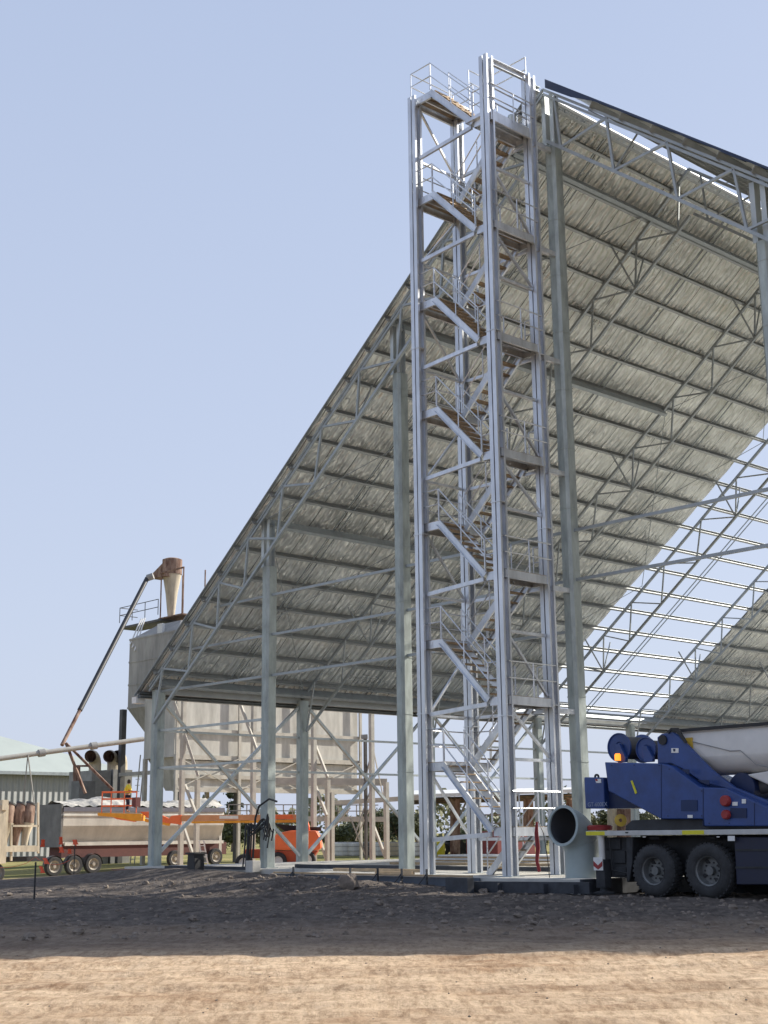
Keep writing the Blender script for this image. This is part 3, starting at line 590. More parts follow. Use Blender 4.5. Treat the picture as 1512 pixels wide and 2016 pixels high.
MB().tube([(zp(1000, 700, CY+1)[0], CY+1.1, zp(1000, 800, CY+1)[1]), (xa+9, CY+1.1, za-.2)], .2, 14).build('luffing_ram', DGREY, cr, smooth=True)
rp = zp(130, 1010, CY+.6); MB().lathe((rp[0], CY+.8, dz1+.02), (0, 0, 1), [(.001, 0), (.34, 0), (.36, .1), (.3, .14), (.001, .14)], 20).build('red_pad', RED, cr, smooth=True)
rp = zp(318, 955, CY+.9); MB().lathe((rp[0], CY+1.0, rp[1]), (.6, -1, 0), [(.05, 0), (.17, .03), (.17, .1), (.05, .13)], 20).build('cable_guide', mat('amber tag', (.6, .4, .05), .5), cr, smooth=True)
MB().bar((rp[0]+.2, CY+1.0, dz1), (rp[0]+.5, CY+1.0, rp[1]-.05), .1).build('guide_bracket', UNDER, cr)
def text(s, loc, size, rot, m, parent, name='lettering'):
    cu = bpy.data.curves.new(name, 'FONT'); cu.body = s; cu.size = size; cu.extrude = .002
    o = bpy.data.objects.new(name, cu); COL.objects.link(o); o.rotation_euler = rot
    dg = bpy.context.evaluated_depsgraph_get(); me = bpy.data.meshes.new_from_object(o.evaluated_get(dg)); bpy.data.objects.remove(o)
    me.transform(Matrix.Translation(Vector(loc)-ORG[parent.name]) @ Vector((0, 0, 0)).to_track_quat('Z', 'Y').to_matrix().to_4x4() @ __import__('mathutils').Euler(rot).to_matrix().to_4x4())
    me.materials.clear(); me.materials.append(m); ob = bpy.data.objects.new(name, me); COL.objects.link(ob); ob.parent = parent; ORG[ob.name] = ORG[parent.name]; return ob
for a, b, c, d in ((655, 505, 657, 944), (990, 700, 993, 1000), (1400, 815, 1403, 1000)): side([(a, b), (c+2, b), (c+2, d), (a, d)], CY+.112, .012, 'panel_seam', BLUED, 0)
for a, b in ((240, 515), (420, 512), (620, 515), (690, 920), (960, 920), (1020, 980), (1180, 980), (700, 545), (960, 720)):
    q = zp(a, b); MB().lathe((q[0], CY+.112, q[1]), (0, 1, 0), [(.001, 0), (.018, 0), (.02, .02)], 8).build('bolt_head', BLUED, cr)
for k in range(3): MB().tube([tuple([*np.array([zp(1000, 1010)[0], CY+.2, dz1+.05+.03*k])]), (zp(1250, 1000)[0], CY+.2, dz1+.03+.03*k), (zp(1700, 1000)[0], CY+.2, dz1+.05+.03*k)], .014, 6).build('deck_hose', HOSE, cr)
for a, b, c, d in ((210, 1100, 330, 1190), (280, 1200, 370, 1300), (290, 1330, 375, 1400), (560, 1085, 640, 1110), (1010, 1085, 1090, 1105)): side([(a, b), (c, b), (c, d), (a, d)], CY+.3, .3, 'chassis_fitting', UNDER, .02)
MB().tube([(zp(215, 1105)[0], CY+.15, dz0-.05), (zp(225, 1250)[0], CY+.2, WZ), (zp(380, 1300)[0], CY+.22, WZ-.1)], .02, 6).build('chassis_hose', HOSE, cr)
for a in (520, 1110): side([(a-12, 1084), (a+14, 1084), (a+10, 1092), (a-8, 1092)], CY-.004, .03, 'marker_lamp', CWHITE, 0)
side([(368, 1048), (396, 1048), (390, 1060), (372, 1060)], CY-.004, .003, 'sticker_mark', BLACK, 0)
MB().tube([(zp(700, 940)[0], CY+.35, dz1+.18), (zp(520, 950)[0], CY+.3, dz1+.22), (zp(330, 985)[0], CY+.5, dz1+.06)], .03, 6).build('deck_hose', HOSE, cr)
tq = zp(70, 845, CY+.54); text('GT-600EX', (tq[0], CY+.535, tq[1]), .16, (PI/2, 0, 0), mat('faded lettering', (.28, .33, .45), .6), cb)

# ============================================================ FOREGROUND SITE ITEMS
def stakes():
    for i, (px, py, h, lab) in enumerate(((67, 1771, 1.0, 'thick black picket near the left edge, standing on dark mud'), (145, 1727, 1.3, 'thin picket with an orange ribbon before the tipper trailer wheels'))):
        p = onz(px, py, -.4); z0 = gz(p[0], p[1]); t = thing('picket', (p[0], p[1], z0), lab, 'stake', 'survey pickets left of the shed')
        MB().box(p[0]-.018, p[0]+.018, p[1]-.018, p[1]+.018, z0-.1, z0+h).build('post', BLACK, t)
        MB().bar((p[0], p[1], z0+h-.02), (p[0]+.11*i+.01, p[1], z0+h-.1), .05, .02).build('cap', BLACK if i == 0 else FLAGO, t)
stakes()
# orange warning flags on a drooping line
fl = [(85, 1660), (80, 1712), (88, 1695), (120, 1655), (137, 1676), (147, 1658), (120, 1673)]
LABS = ['leftmost and highest orange flag, beside the hopper trailer', 'lowest orange flag, hanging close to the dirt', 'orange flag between the lowest flag and the trailer wheels', 'orange flag at the front corner of the tipper trailer body', 'slanting orange flag above the trailer wheels', 'orange flag farthest right, on the thin picket', 'small orange flag just under the trailer bulkhead']
for (px, py), lb in zip(fl, LABS):
    c = onz(px, 1740, -.45); D = (c-CAM)@FW; c = onD(px, py, D)
    g = MB(); n = 5; w_ = random.uniform(.13, .22); h_ = random.uniform(.16, .3); tl = random.uniform(-.12, .16)
    for s in (0, 1):
        vs = [(c[0]+cy*w_*(i/n-.5)+tl*(1-j/3), c[1]+sy*w_*(i/n-.5)+.04*math.sin(i*1.7+j)+s*.006, c[2]-h_/2+h_*j/3) for j in range(4) for i in range(n+1)]
        g.add(vs, [(j*(n+1)+i, j*(n+1)+i+1, (j+1)*(n+1)+i+1, (j+1)*(n+1)+i) for j in range(3) for i in range(n)])
    solo(g, 'warning_flag', FLAGO, lb, 'flag', 'orange warning flags on the line')
ln = MB(); lp = [onz(px, 1740, -.45) for px in (-60, 67, 145)]
pts = []
for i in range(2):
    for t in np.linspace(0, 1, 9)[:-1]:
        p = lp[i]*(1-t)+lp[i+1]*t; pts.append((p[0], p[1], .45-.3*4*t*(1-t)+.1*i))
solo(ln.tube(pts, .008, 4), 'rope', FLAGO, 'thin sagging flag line strung between the pickets at left', 'rope')

# dark bin at the foot of the left bay
bp = onz(385, 1722, -.2); bt = thing('steel_drum_base', (bp[0], bp[1], gz(bp[0], bp[1])), 'black square bin-like brace foot standing on the mud between the two left columns', 'bin')
z0 = gz(bp[0], bp[1]); MB().prism([(-.26, 0), (.26, 0), (.22, .62), (-.22, .62)], (bp[0], bp[1]-.24, z0-.03), (1, 0, 0), (0, 0, 1), (0, .48, 0)).build('body', BLACK, bt, bevel=.02)
MB().box(bp[0]-.3, bp[0]+.3, bp[1]-.3, bp[1]+.3, z0+.56, z0+.62).build('rim', BLACK, bt)
# two pale raking props standing on it
for (a, b, lb) in (((480/4.725+240, 1385), (600/4.725+240, 1560), 'pale steel prop leaning from the silo frame down to the black brace foot'),):
    pass
# hose bundle hung round the second column
hb = thing('hose_bundle', (8, -.2, 0), 'bundle of black hoses looped over the second column from the left', 'hoses')
hk = ony(522, 1612, -.25)
for k in range(7):
    xl_ = ony(random.uniform(476, 500), 1700, -.3)[0]; xr_ = ony(random.uniform(524, 542), 1640, -.25)[0]; zb_ = random.uniform(.9, 2.0); yy = -.12-.06*k; tp = hk[2]-random.uniform(0, .35)
    dx_ = random.uniform(-.06, .06)
    pts = [(xl_+.05+dx_, yy-.2, .02), (xl_+dx_, yy-.08, .8), (xl_-.02+dx_, yy, 1.7), (xl_*.7+hk[0]*.3-.03, yy, tp-.35), (hk[0]-.12, yy, tp-.03), (hk[0]+.12, yy, tp-.03), (xr_*.8+hk[0]*.2+.04, yy, tp-.4), (xr_+dx_, yy, max(zb_, 1.1)+.1), (xr_-.05+dx_, yy-.05, zb_-.35)]
    sm = []
    for i_ in range(len(pts)-1):
        P0, P1, P2, P3 = [np.array(pts[max(0, min(len(pts)-1, i_+d))]) for d in (-1, 0, 1, 2)]
        for t in (0, .25, .5, .75): sm.append(tuple(.5*((2*P1)+(-P0+P2)*t+(2*P0-5*P1+4*P2-P3)*t*t+(-P0+3*P1-3*P2+P3)*t**3)))
    sm.append(pts[-1]); MB().tube(sm, .03, 7).build('hose', HOSE, hb, smooth=True)
pts = [tuple(ony(x, y, -.35)) for x, y in ((545, 1578), (530, 1573), (510, 1587), (503, 1610), (500, 1640), (498, 1690))]
MB().tube(pts, .04, 8).build('hose', HOSE, hb, smooth=True)
c = ony(502, 1722, -.9); cbx = MB().box(c[0]-.22, c[0]+.22, -1.2, -.8, -.12, .32)
solo(cbx, 'concrete_block', CONC, 'small pale block on the mud under the hose bundle', 'block', bevel=.02)
# formwork round the tower slab
def fwrk(a, b, z0, z1, m, name, lab, cat, th=.06):
    g = MB(); d = Vector((b[0]-a[0], b[1]-a[1], 0)).normalized(); g.bar((a[0], a[1], (z0+z1)/2), (b[0], b[1], (z0+z1)/2), th, z1-z0)
    return solo(g, name, m, lab, cat, bevel=.006)
fwrk((14.0, -3.96), (23.6, -3.96), -.42, -.02, mat('blue grey form ply', (.09, .11, .14), .7), 'slab_edge_panel', 'long blue grey formwork board edging the tower slab, left of the black beam', 'formwork')
fwrk((27.34, -3.9), (27.34, -.8), -.42, .0, FORM, 'slab_edge_panel', 'dark board added over the bright tower slab end beside the duct foot', 'formwork')  # added to darken the bright end face of the slab
fwrk((27.4, -.8), (48.8, -.8), -.42, .01, FORM, 'slab_edge_panel', 'long dark board added as shade over the slab edge behind the crane wheels', 'formwork')  # added board, its dark colour stands in for shade on the slab edge
fwrk((14.0, -4.06), (23.4, -4.06), .0, .055, TIMB, 'timber_batten', 'brown timber batten lying along the top of the long formwork board', 'timber')
t = thing('steel_beam', (25.6, -4.6, -.42), 'black steel beam laid on the mud below the stair tower, in front of the formwork', 'beam')
MB().chan((23.3, -4.7, -.24), (28.0, -4.35, -.2), .14, .3, .025, (0, 0, 1), -1).build('web_plate', FORM, t)
st_ = MB()
for xx in (25.0, 26.6, 27.6): MB().box(xx, xx+.03, -4.86+.07*(xx-23.3), -4.7+.07*(xx-23.3), -.37, -.11).build('stiffener', FORM, t)
fwrk((23.3, -4.95), (24.25, -5.02), -.42, .03, FORM, 'form_end', 'black box shaped formwork end standing beside the steel beam', 'formwork', .25)
for k, x in enumerate((15.2, 18.1, 19.4, 20.5, 21.6)):
    g = MB().box(x-.02, x+.02, -4.2, -4.14, -.5, .22).bar((x, -4.16, .1), (x-.12, -4.6, -.4), .03)
    solo(g, 'form_stake', FORM, ['leftmost form stake, by the big clod', 'form stake second from the left along the long board', 'middle form stake of the long board', 'form stake next to last before the black beam', 'form stake nearest the black beam'][k], 'stake', 'stakes bracing the formwork')
p0 = onz(945, 1757, -.4); sh = MB().bar((p0[0], p0[1], -.36), (p0[0]+1.1, p0[1]+.75, -.34), .3, .02); sh.bar((p0[0], p0[1]-.1, -.4), (p0[0]+1.1, p0[1]+.65, -.39), .03, .1)
solo(sh, 'metal_sheet', ZINC, 'pale folded metal sheet lying on the mud in front of the black beam', 'sheet')
for k, (a, b, lab) in enumerate((((14.2, -1.5), (18.5, -1.3), 'timber plank lying on the slab behind the third column'), ((18.6, -3.5), (20.0, -3.2), 'short timber offcut on the slab edge beside the front left tower leg'), ((8.5, 6.5), (20.0, 6.9), 'long timber lying farther back across the sunlit slab'))):
    solo(MB().bar((*a, .06), (*b, .06), .16, .1), 'timber_plank', TIMB, lab, 'timber', bevel=.005)
pk = thing('sheet_stack', (14, 9.5, 0), 'flat pale stack of roof sheets lying on the slab behind the tower', 'stack')
for j in range(4): MB().box(9+.1*j, 18, 8.5, 10.4+.05*j, .1+.07*j, .16+.07*j).build('sheet', WHITE if j % 2 else TIMB, pk)
solo(MB().bar((3, -1.1, .03), (9, -1.0, .03), .12, .12), 'steel_rail', FORM, 'dark steel rail lying along the slab edge between the two left columns', 'rail')
solo(MB().bar((.5, -1.9, -.08), (5.2, -1.75, -.06), .5, .05), 'plywood_sheet', mat('reddish ply', (.25, .13, .10), .8), 'reddish plywood sheet lying at the foot of the corner column', 'plywood')
solo(MB().bar((9.2, .8, .08), (23, 1.4, .08), .14, .14), 'steel_rail', FORM, 'long dark rail on the slab behind the second column', 'rail')
# red strap and thin hoses by the duct
sp0 = ony(1057, 1618, -2.9); g = MB()
pts = [tuple(ony(x, y, -2.9)) for x, y in ((1057, 1618), (1056, 1640), (1059, 1670), (1057, 1695), (1062, 1716))]
solo(MB().tube(pts, [.03, .06, .065, .05, .05], 8), 'lifting_strap', mat('dark red webbing', (.22, .025, .03), .8), 'dark red lifting strap hanging beside the duct mouth', 'strap', smooth=True)
pts = [tuple(ony(x, y, -3.0)) for x, y in ((1060, 1617), (1070, 1640), (1078, 1690), (1082, 1728))]
solo(MB().tube(pts, .014, 6), 'cable', HOSE, 'thin black cable hanging right of the red strap', 'cable')

# clods, stones
def blob(c, r, seed, sq=.7):
    rs = np.random.default_rng(seed); vs = []; n, m_ = 8, 5
    for i in range(m_+1):
        th = PI*i/m_
        for k in range(n):
            ph = 2*PI*k/n; q = r*(1+rs.uniform(-.28, .28)); vs.append((c[0]+q*math.sin(th)*math.cos(ph), c[1]+q*math.sin(th)*math.sin(ph), c[2]+q*sq*math.cos(th)))
    return vs, [(i*n+k, i*n+(k+1) % n, (i+1)*n+(k+1) % n, (i+1)*n+k) for i in range(m_) for k in range(n)]
g = MB(); cnt = 0
while cnt < 1700:
    b = random.uniform(24, 44) if random.random() < .94 else random.uniform(12, 24)
    a = random.uniform(-.3, .3)*b; x = CAM[0]+a*cy-b*sy; y = CAM[1]+a*sy+b*cy
    if y > -.9 or (x > 13.8 and y > -4.1 and x < 28.2): continue
    dn = math.exp(-(((x-18)*.78+(y+7.5)*.62)/6)**2-((-(x-18)*.62+(y+7.5)*.78)/2.6)**2)
    if random.random() > .25+.9*dn: continue
    r = random.expovariate(1/.022)+.012 if b > 24 else random.uniform(.006, .016); r = min(r, .15)
    g.add(*blob((x, y, gz(x, y)+r*.2), r, cnt)); cnt += 1
o = g.build('dirt_clods', CLOD, smooth=False); tag(o, 'loose clods and small stones scattered over the dug earth', 'clods', kind='stuff')
p = onz(685, 1752, -.3); v, f = blob((p[0], p[1], gz(p[0], p[1])+.12), .3, 5, .85)
solo(MB().add(v, f), 'boulder', CLOD, 'largest clod of earth, on the spoil below the long formwork', 'clod', smooth=True)

# ============================================================ BACKGROUND PLANT, LEFT
GB = -.62
def base(px, D): p = onD(px, 1645, D); return float(p[0]), float(p[1])
# silo bank: -y face in shade, +x face sunlit
bx0, by0 = base(339, 86)
def fx(px, py): q = onx(px, py, bx0); return q[1], q[2]
yL = fx(705, 1600)[0]; z_b = fx(470, 1556)[1]; z_t = fx(470, 1345)[1]; zl1 = fx(470, 1442)[1]; zl2 = fx(470, 1494)[1]; zl3 = fx(470, 1531)[1]
sb = thing('silo_bank', (bx0, by0, GB), 'low row of square weathered silo bins behind the shed, marked by ledges and ribs', 'silo')
MB().box(bx0-3.5, bx0, by0, yL, zl2, z_t).build('bin_wall', SILO, sb)
yb = [by0, fx(466, 1500)[0], fx(586, 1500)[0], yL]
hp = MB()
for i in range(3):
    a, b = yb[i]+.25, yb[i+1]-.25; cx, ccy = bx0-1.75, (a+b)/2
    vs = [(bx0-3.4, a, zl2), (bx0-.1, a, zl2), (bx0-.1, b, zl2), (bx0-3.4, b, zl2), (bx0-2.6, a+.9, z_b), (bx0-.55, a+.9, z_b), (bx0-.55, b-.9, z_b), (bx0-2.6, b-.9, z_b)]
    hp.add(vs, [(0, 1, 5, 4), (1, 2, 6, 5), (2, 3, 7, 6), (3, 0, 4, 7), (4, 5, 6, 7)])
hp.build('hopper', SILO, sb)
for z, d in ((zl1, .22), (zl2, .3), (zl3, .25), (z_b, .3)): MB().box(bx0+.004, bx0+.22, by0-.05, yL+.05, z-d/2, z+d/2).build('ledge', SILOD, sb)
MB().box(bx0-.12, bx0+.02, by0+.1, yL-.1, z_b, zl2-.2).build('skirt_panel', SILO, sb)
for y in yb: MB().box(bx0+.22, bx0+.36, y-.1, y+.1, GB, z_t).build('rib', SILOD, sb)
xb = MB()
for i in range(3): xb.bar((bx0+.3, yb[i], zl2), (bx0+.3, yb[i+1], z_b), .06).bar((bx0+.33, yb[i], z_b), (bx0+.33, yb[i+1], zl2), .06)
xb.build('cross_brace', SILOD, sb)
for y in yb:
    for xx in (bx0-3.3,): MB().box(xx-.12, xx+.12, y-.12, y+.12, GB, zl2).build('leg', SILOD, sb)
# sunlit raking props and posts in front of the bins
for k, (x0, y0, x1, y1) in enumerate(((343, 1382, 390, 1528), (364, 1545, 385, 1600), (362, 1630, 382, 1690), (474, 1388, 505, 1475), (618, 1460, 645, 1530), (620, 1545, 643, 1605), (622, 1630, 642, 1690), (735, 1625, 760, 1690))):
    pa = onD(x0, y0, 79); pb = onD(x1, y1, 78)
    solo(MB().bar(pa, pb, .14), 'raking_prop', SILOD, 'pale raking steel prop %s' % ['at upper left of the silo bins', 'low between two posts at the left bins', 'nearest the black brace foot', 'just left of the second column', 'at the middle of the right bins', 'halfway down right of the rear column', 'behind the orange boom lift', 'farthest right, near the third column'][k], 'prop', 'raking props by the silo bins')
for k, (px, yt, yb_) in enumerate(((362, 1380, 1705), (389, 1535, 1698), (500, 1390, 1690), (618, 1395, 1692), (645, 1535, 1695), (653, 1560, 1692), (731, 1400, 1692), (760, 1540, 1692))):
    D = 79; a = onD(px, yt, D); b = onD(px, yb_, D)
    solo(MB().box(a[0]-.12, a[0]+.12, a[1]-.12, a[1]+.12, GB, a[2]), 'frame_post', SILOD, 'weathered steel post %s' % ['of the silo frame, seen left of the left bay brace', 'standing over the black brace foot', 'hidden partly by the second column', 'right beside the rear column', 'of the gantry, left of a thinner twin', 'thinner twin beside the gantry post', 'tall one right of the silo bins', 'at the right end of the gantry beam'][k], 'post', 'posts of the plant frames')

# tall silo with cyclone
tx, ty = base(352, 88); zt0 = onD(250, 1272, 90)[2]
def fy(px, py, y=None): q = ony(px, py, ty if y is None else y); return q[0], q[2]
xL = fy(246, 1300)[0]; ztop = fy(300, 1256)[1]; zh = fy(250, 1396)[1]; zhb = fy(300, 1515)[1]; zsh = fy(246, 1262)[1]
SILO_SHADE = mat('shade darkened silo paint', (.27, .265, .25), .7, 0, .2, 1.3, stretch=(1, 1, .25), col2=(.38, .37, .345))  # darker copy of the silo paint, shade of the near face put into the colour
tsl = thing('tall_silo', (tx-2, ty+2, GB), 'tall grey steel silo with a rusty cyclone on top, left of the shed roof', 'silo')
dp = 4.6; ca = .55
pl = [(xL+ca, ty), (tx-ca, ty), (tx, ty+ca), (tx, ty+dp-ca), (tx-ca, ty+dp), (xL+ca, ty+dp), (xL, ty+dp-ca), (xL, ty+ca)]
bd = MB().prism(pl, (0, 0, zh), (1, 0, 0), (0, 1, 0), (0, 0, zsh-zh)).build('bin', SILO_SHADE, tsl)
cxs, cys = (xL+tx)/2, ty+dp/2
def ring(f_, z): return [(cxs+(x-cxs)*f_, cys+(y-cys)*f_, z) for x, y in pl]
g = MB(); g.add(ring(1, zsh)+ring(.45, zsh+1.0), [(k, (k+1) % 8, (k+1) % 8+8, k+8) for k in range(8)]+[tuple(range(8, 16))]); g.build('roof_cone', SILO_SHADE, tsl)
g = MB(); g.add(ring(1, zh)+ring(.12, zhb), [(k, (k+1) % 8, (k+1) % 8+8, k+8) for k in range(8)]); g.build('hopper', SILO_SHADE, tsl)
bn = MB()
for z in (zh, zh+(zsh-zh)*.33, zh+(zsh-zh)*.66, zsh-.05): bn.prism([(cxs+(x-cxs)*1.012, cys+(y-cys)*1.012) for x, y in pl], (0, 0, z), (1, 0, 0), (0, 1, 0), (0, 0, .12))
bn.build('band', SILO_SHADE, tsl)
for (x, y) in ((xL, ty), (tx, ty), (xL, ty+dp), (tx, ty+dp)): MB().box(x-.18, x+.18, y-.18, y+.18, GB, zh).build('leg', DGREY, tsl)
MB().bar((xL, ty-.1, zhb-.2), (tx, ty-.1, zhb-.2), .2, .25).build('cross_beam', SILOD, tsl)
lad = MB()
for dx in (0, .5): lad.bar((xL+2.4+dx, ty-.6, GB), (xL+2.8+dx, ty-.3, zhb+1), .06)
for k in range(16): lad.bar((xL+2.4+.025*k, ty-.58, GB+.4*k), (xL+2.9+.025*k, ty-.58, GB+.4*k), .04)
lad.build('ladder', SILOD, tsl)
ccx, _ = fy(337, 1200, cys); zc0 = fy(337, 1216, cys)[1]; zc1 = fy(337, 1132, cys)[1]; zc2 = fy(337, 1103, cys)[1]
cyn = MB().lathe((ccx, cys, zc0), (0, 0, 1), [(.22, 0), (.27, .3), (.42, (zc1-zc0)*.55), (.66, zc1-zc0)], 20).build('cyclone_cone', CREAM, tsl, smooth=True)
MB().lathe((ccx, cys, zc1), (0, 0, 1), [(.7, 0), (.7, zc2-zc1), (.45, zc2-zc1+.1), (.001, zc2-zc1+.15)], 24).build('cyclone_head', RUST, tsl, smooth=True)
a1 = fy(326, 1105, cys-.8); a2 = fy(298, 1134, cys-.8); a3 = fy(300, 1140, cys-.8); a4 = fy(326, 1134, cys-.8)
MB().prism([a1, a2, a3, a4], (0, cys-.9, 0), (1, 0, 0), (0, 0, 1), (0, .8, 0)).build('inlet_chute', RUST, tsl)
fr = MB()
fxl = fy(316, 1200, cys-.9)[0]; fxr = fy(360, 1200, cys-.9)[0]
for x in (fxl, fxr):
    for y in (cys-.9, cys+.9): fr.bar((x, y, zc0-.2), (x, y, zc1+.05), .07)
for z in (zc0-.15, zc1): fr.box(fxl-.1, fxr+.1, cys-1, cys+1, z-.05, z+.03) if z < zc1 else fr.bar((fxl-.1, cys-.95, z), (fxr+.1, cys-.95, z), .1)
fr.build('cyclone_frame', RUST, tsl)
rl = MB(); zr = zc0+.1
xw0 = fy(248, 1200, cys-.6)[0]
for dz in (.55, 1.1): rl.tube([(fxl, cys-1.1, zr+dz), (xw0, cys-1.1, zr+dz), (xw0, cys+.4, zr+dz)], .03, 5)
for x in np.linspace(xw0, fxl, 4): rl.tube([(x, cys-1.1, zr), (x, cys-1.1, zr+1.1)], .03, 5)
rl.build('guard_rail', DGREY, tsl)
MB().box(xw0, fxl+.3, cys-1.1, cys+.6, zc0-.35, zc0-.2).build('walkway', DGREY, tsl)
for k in range(3): MB().tube([(fy(278, 1218, cys-1.3)[0]+.25*k, cys-1.3, zc0), (fy(278, 1218, cys-1.3)[0]+.4+.3*k, ty-.1, zsh-.35-.25*k)], .05, 6).build('vent_pipe', WHITE, tsl)
sk = fy(302, 1242, ty-.4); MB().box(sk[0]-.3, sk[0]+.3, ty+.1, ty+.3, zsh-.05, zsh+.75).build('access_box', TANKM, tsl)
# long auger from the trailer up to the cyclone; grey conveyor pipe
a = onD(122, 1467, 78); b = onD(290, 1138, 90); mid = a+(b-a)*.62
ag = thing('grain_auger', a, 'long dark grain auger slanting from the tipper trailer up to the cyclone', 'auger')
MB().tube([a, mid], .11, 10).build('lower_tube', RUST, ag, smooth=True); MB().tube([a+(mid-a)*.3, b], .15, 10).build('upper_tube', BLACK, ag, smooth=True)
MB().tube([b, onD(302, 1134, 90)], .22, 10).build('spout', GREY, ag)
for q_ in ((168, 1562), (222, 1555)): MB().bar(onD(130, 1463, 78), onD(*q_, 77), .13).build('support_leg', RUST, ag)
a = onD(-40, 1499, 74); b = onD(282, 1455, 80)
cv = thing('conveyor_pipe', (a+b)/2, 'long pale grey conveyor pipe crossing above the tipper trailer at left', 'pipe')
MB().tube([a, b], .14, 14).build('pipe', mat('dusty grey pipe', (.33, .32, .29), .7), cv, smooth=True)
for t_ in (.36, .68): c_ = a+(b-a)*t_; MB().lathe(c_, Vector(b-a), [(.14, -.2), (.21, -.18), (.21, .18), (.14, .2)], 16).build('flange', GREY, cv)
for q_ in ((48, 1520), (62, 1520)): MB().bar(onD(55, 1486, 75.5), onD(q_[0]-(5 if q_[0] < 50 else -8), 1600, 75.5), .05).build('hanger', GREY, cv)

# warehouse
wx, wy = base(180, 120)
def wq(px, py): return onx(px, py, wx)
zE = wq(60, 1520)[2]; yA = wq(-260, 1600)[1]; yB = wq(178, 1600)[1]
wh = thing('warehouse', (wx-10, (yA+yB)/2, GB), 'grey corrugated warehouse with a pale green hipped roof at the far left', 'warehouse')
MB().box(wx-20, wx, yA, yB+3, GB-1, zE).build('wall', CORR, wh)
zR = wq(60, 1458)[2]+2.3
g = MB(); g.add([(wx+.5, yA, zE), (wx+.5, yB+5, zE), (wx-22, yB+5, zE), (wx-22, yA, zE), (wx-10, yA+2, zR), (wx-10, yB-10, zR)], [(0, 1, 5, 4), (1, 2, 5), (2, 3, 4, 5), (3, 0, 4)]); g.build('roof', GROOF, wh)
MB().box(wx+.3, wx+.6, yA, yB+5, zE-.25, zE+.02).build('gutter', TRUSS, wh)
# grey plant block with three gooseneck vents
gb0 = onD(178, 1645, 92); pb = thing('dust_plant', gb0, 'grey dust plant block behind the tipper trailer topped with round vents', 'plant')
def gbq(px, py): return onx(px, py, gb0[0])
MB().box(gb0[0]-3, gb0[0], gbq(178, 1600)[1], gbq(216, 1600)[1], GB, gbq(195, 1517)[2]).build('body', GREY, pb)
MB().box(gb0[0]-2.5, gb0[0], gbq(220, 1600)[1], gbq(258, 1600)[1], GB, gbq(230, 1515)[2]).build('body', GREY, pb)
for px, yy in ((196, 1512), (232, 1512), (248, 1512)):
    q_ = gbq(px, yy); x = gb0[0]-.6; pts = [(x, q_[1], q_[2]-.2), (x, q_[1], q_[2]+.2)]+[(x+.45*(1-math.cos(t)), q_[1]-.55*(1-math.cos(t)), q_[2]+.2+.6*math.sin(t)) for t in np.linspace(.3, PI*.62, 6)]
    v_ = MB().tube(pts, .42, 16, cap=False).build('vent_elbow', CREAM, pb, smooth=True); MB().tube(pts, .38, 16, cap=False).build('vent_inside', RUST, v_, smooth=True)
fr = thing('rusty_frame', gbq(150, 1645), 'rusty open post frame standing behind the tipper trailer tarp', 'frame')
MB().bar(onD(151, 1562, 90), onD(151, 1508, 90), .35).build('post', RUST, fr); MB().bar(onD(148, 1508, 90), onD(175, 1508, 90), .12).build('beam', RUST, fr)
MB().box(*sorted((onD(164, 1550, 90)[0]-.5, onD(164, 1550, 90)[0]+.5)), *sorted((onD(164, 1550, 90)[1]-.6, onD(164, 1550, 90)[1]+.6)), GB, onD(164, 1538, 90)[2]).build('box', TRAILG, fr)

# tipper trailer (side along +y)
t0x, t0y = base(122, 78)
def tq_(px, py): q = onx(px, py, t0x); return (q[1], q[2])
tt = thing('tipper_trailer', (t0x-1.2, t0y+5, GB), 'cream tipper trailer with a grey front panel and crumpled pale tarp', 'trailer')
yA, yB = t0y, tq_(440, 1640)[0]; zT = tq_(124, 1590)[1]; zM1 = tq_(124, 1605)[1]; zM2 = tq_(124, 1626)[1]; zM3 = tq_(124, 1661)[1]
sec = [(t0x-2.4, zT), (t0x, zT), (t0x+.06, zM1), (t0x+.04, zM2), (t0x-.35, zM3+.1), (t0x-.35, zM3), (t0x-2.1, zM3), (t0x-2.46, zM2)]
MB().prism(sec, (0, yA, 0), (1, 0, 0), (0, 0, 1), (0, yB-yA, 0)).build('tub', TRAIL, tt, bevel=.03)
MB().box(t0x-2.5, t0x+.05, yA-.12, yA-.02, zM3-.2, zT+.2).build('front_panel', TRAILG, tt)
MB().box(t0x-.02, t0x+.1, yA, yB, zT-.22, zT+.03).build('top_rail', mat('dark trailer rail', (.12, .12, .15), .6), tt)
MB().box(t0x+.03, t0x+.11, yA, yB, zM1-.05, zM1+.03).build('side_rail', TRAIL, tt)
MB().box(t0x-.1, t0x+.02, yA+.2, yB, zM3-.12, zM3+.06).build('lower_rail', TRAIL, tt)
# tarp: wavy skin
nx, ny = 60, 10; vs = []
for i in range(nx+1):
    for j in range(ny+1):
        u, v = i/nx, j/ny; vs.append((t0x+.06-2.5*v, yA+(yB-yA)*u, zT+.05+.5*math.sin(PI*min(v*.95+.03, 1))*(.6+.5*math.sin(u*5)**2)+.12*math.sin(u*41+v*5)*v+.06*math.sin(u*97+v*13)))
g = MB().add(vs, [(i*(ny+1)+j, i*(ny+1)+j+1, (i+1)*(ny+1)+j+1, (i+1)*(ny+1)+j) for i in range(nx) for j in range(ny)]); g.build('tarp', TARP, tt, smooth=True)
MB().box(t0x-1.9, t0x-.5, yA+.3, yB+.6, GB+.75, zM3-.05).build('chassis', mat('maroon chassis', (.12, .045, .04), .7), tt)
MB().box(t0x-.3, t0x-.24, yB-.15, yB+.05, GB+.4, zT).build('rear_post', TRAIL, tt)
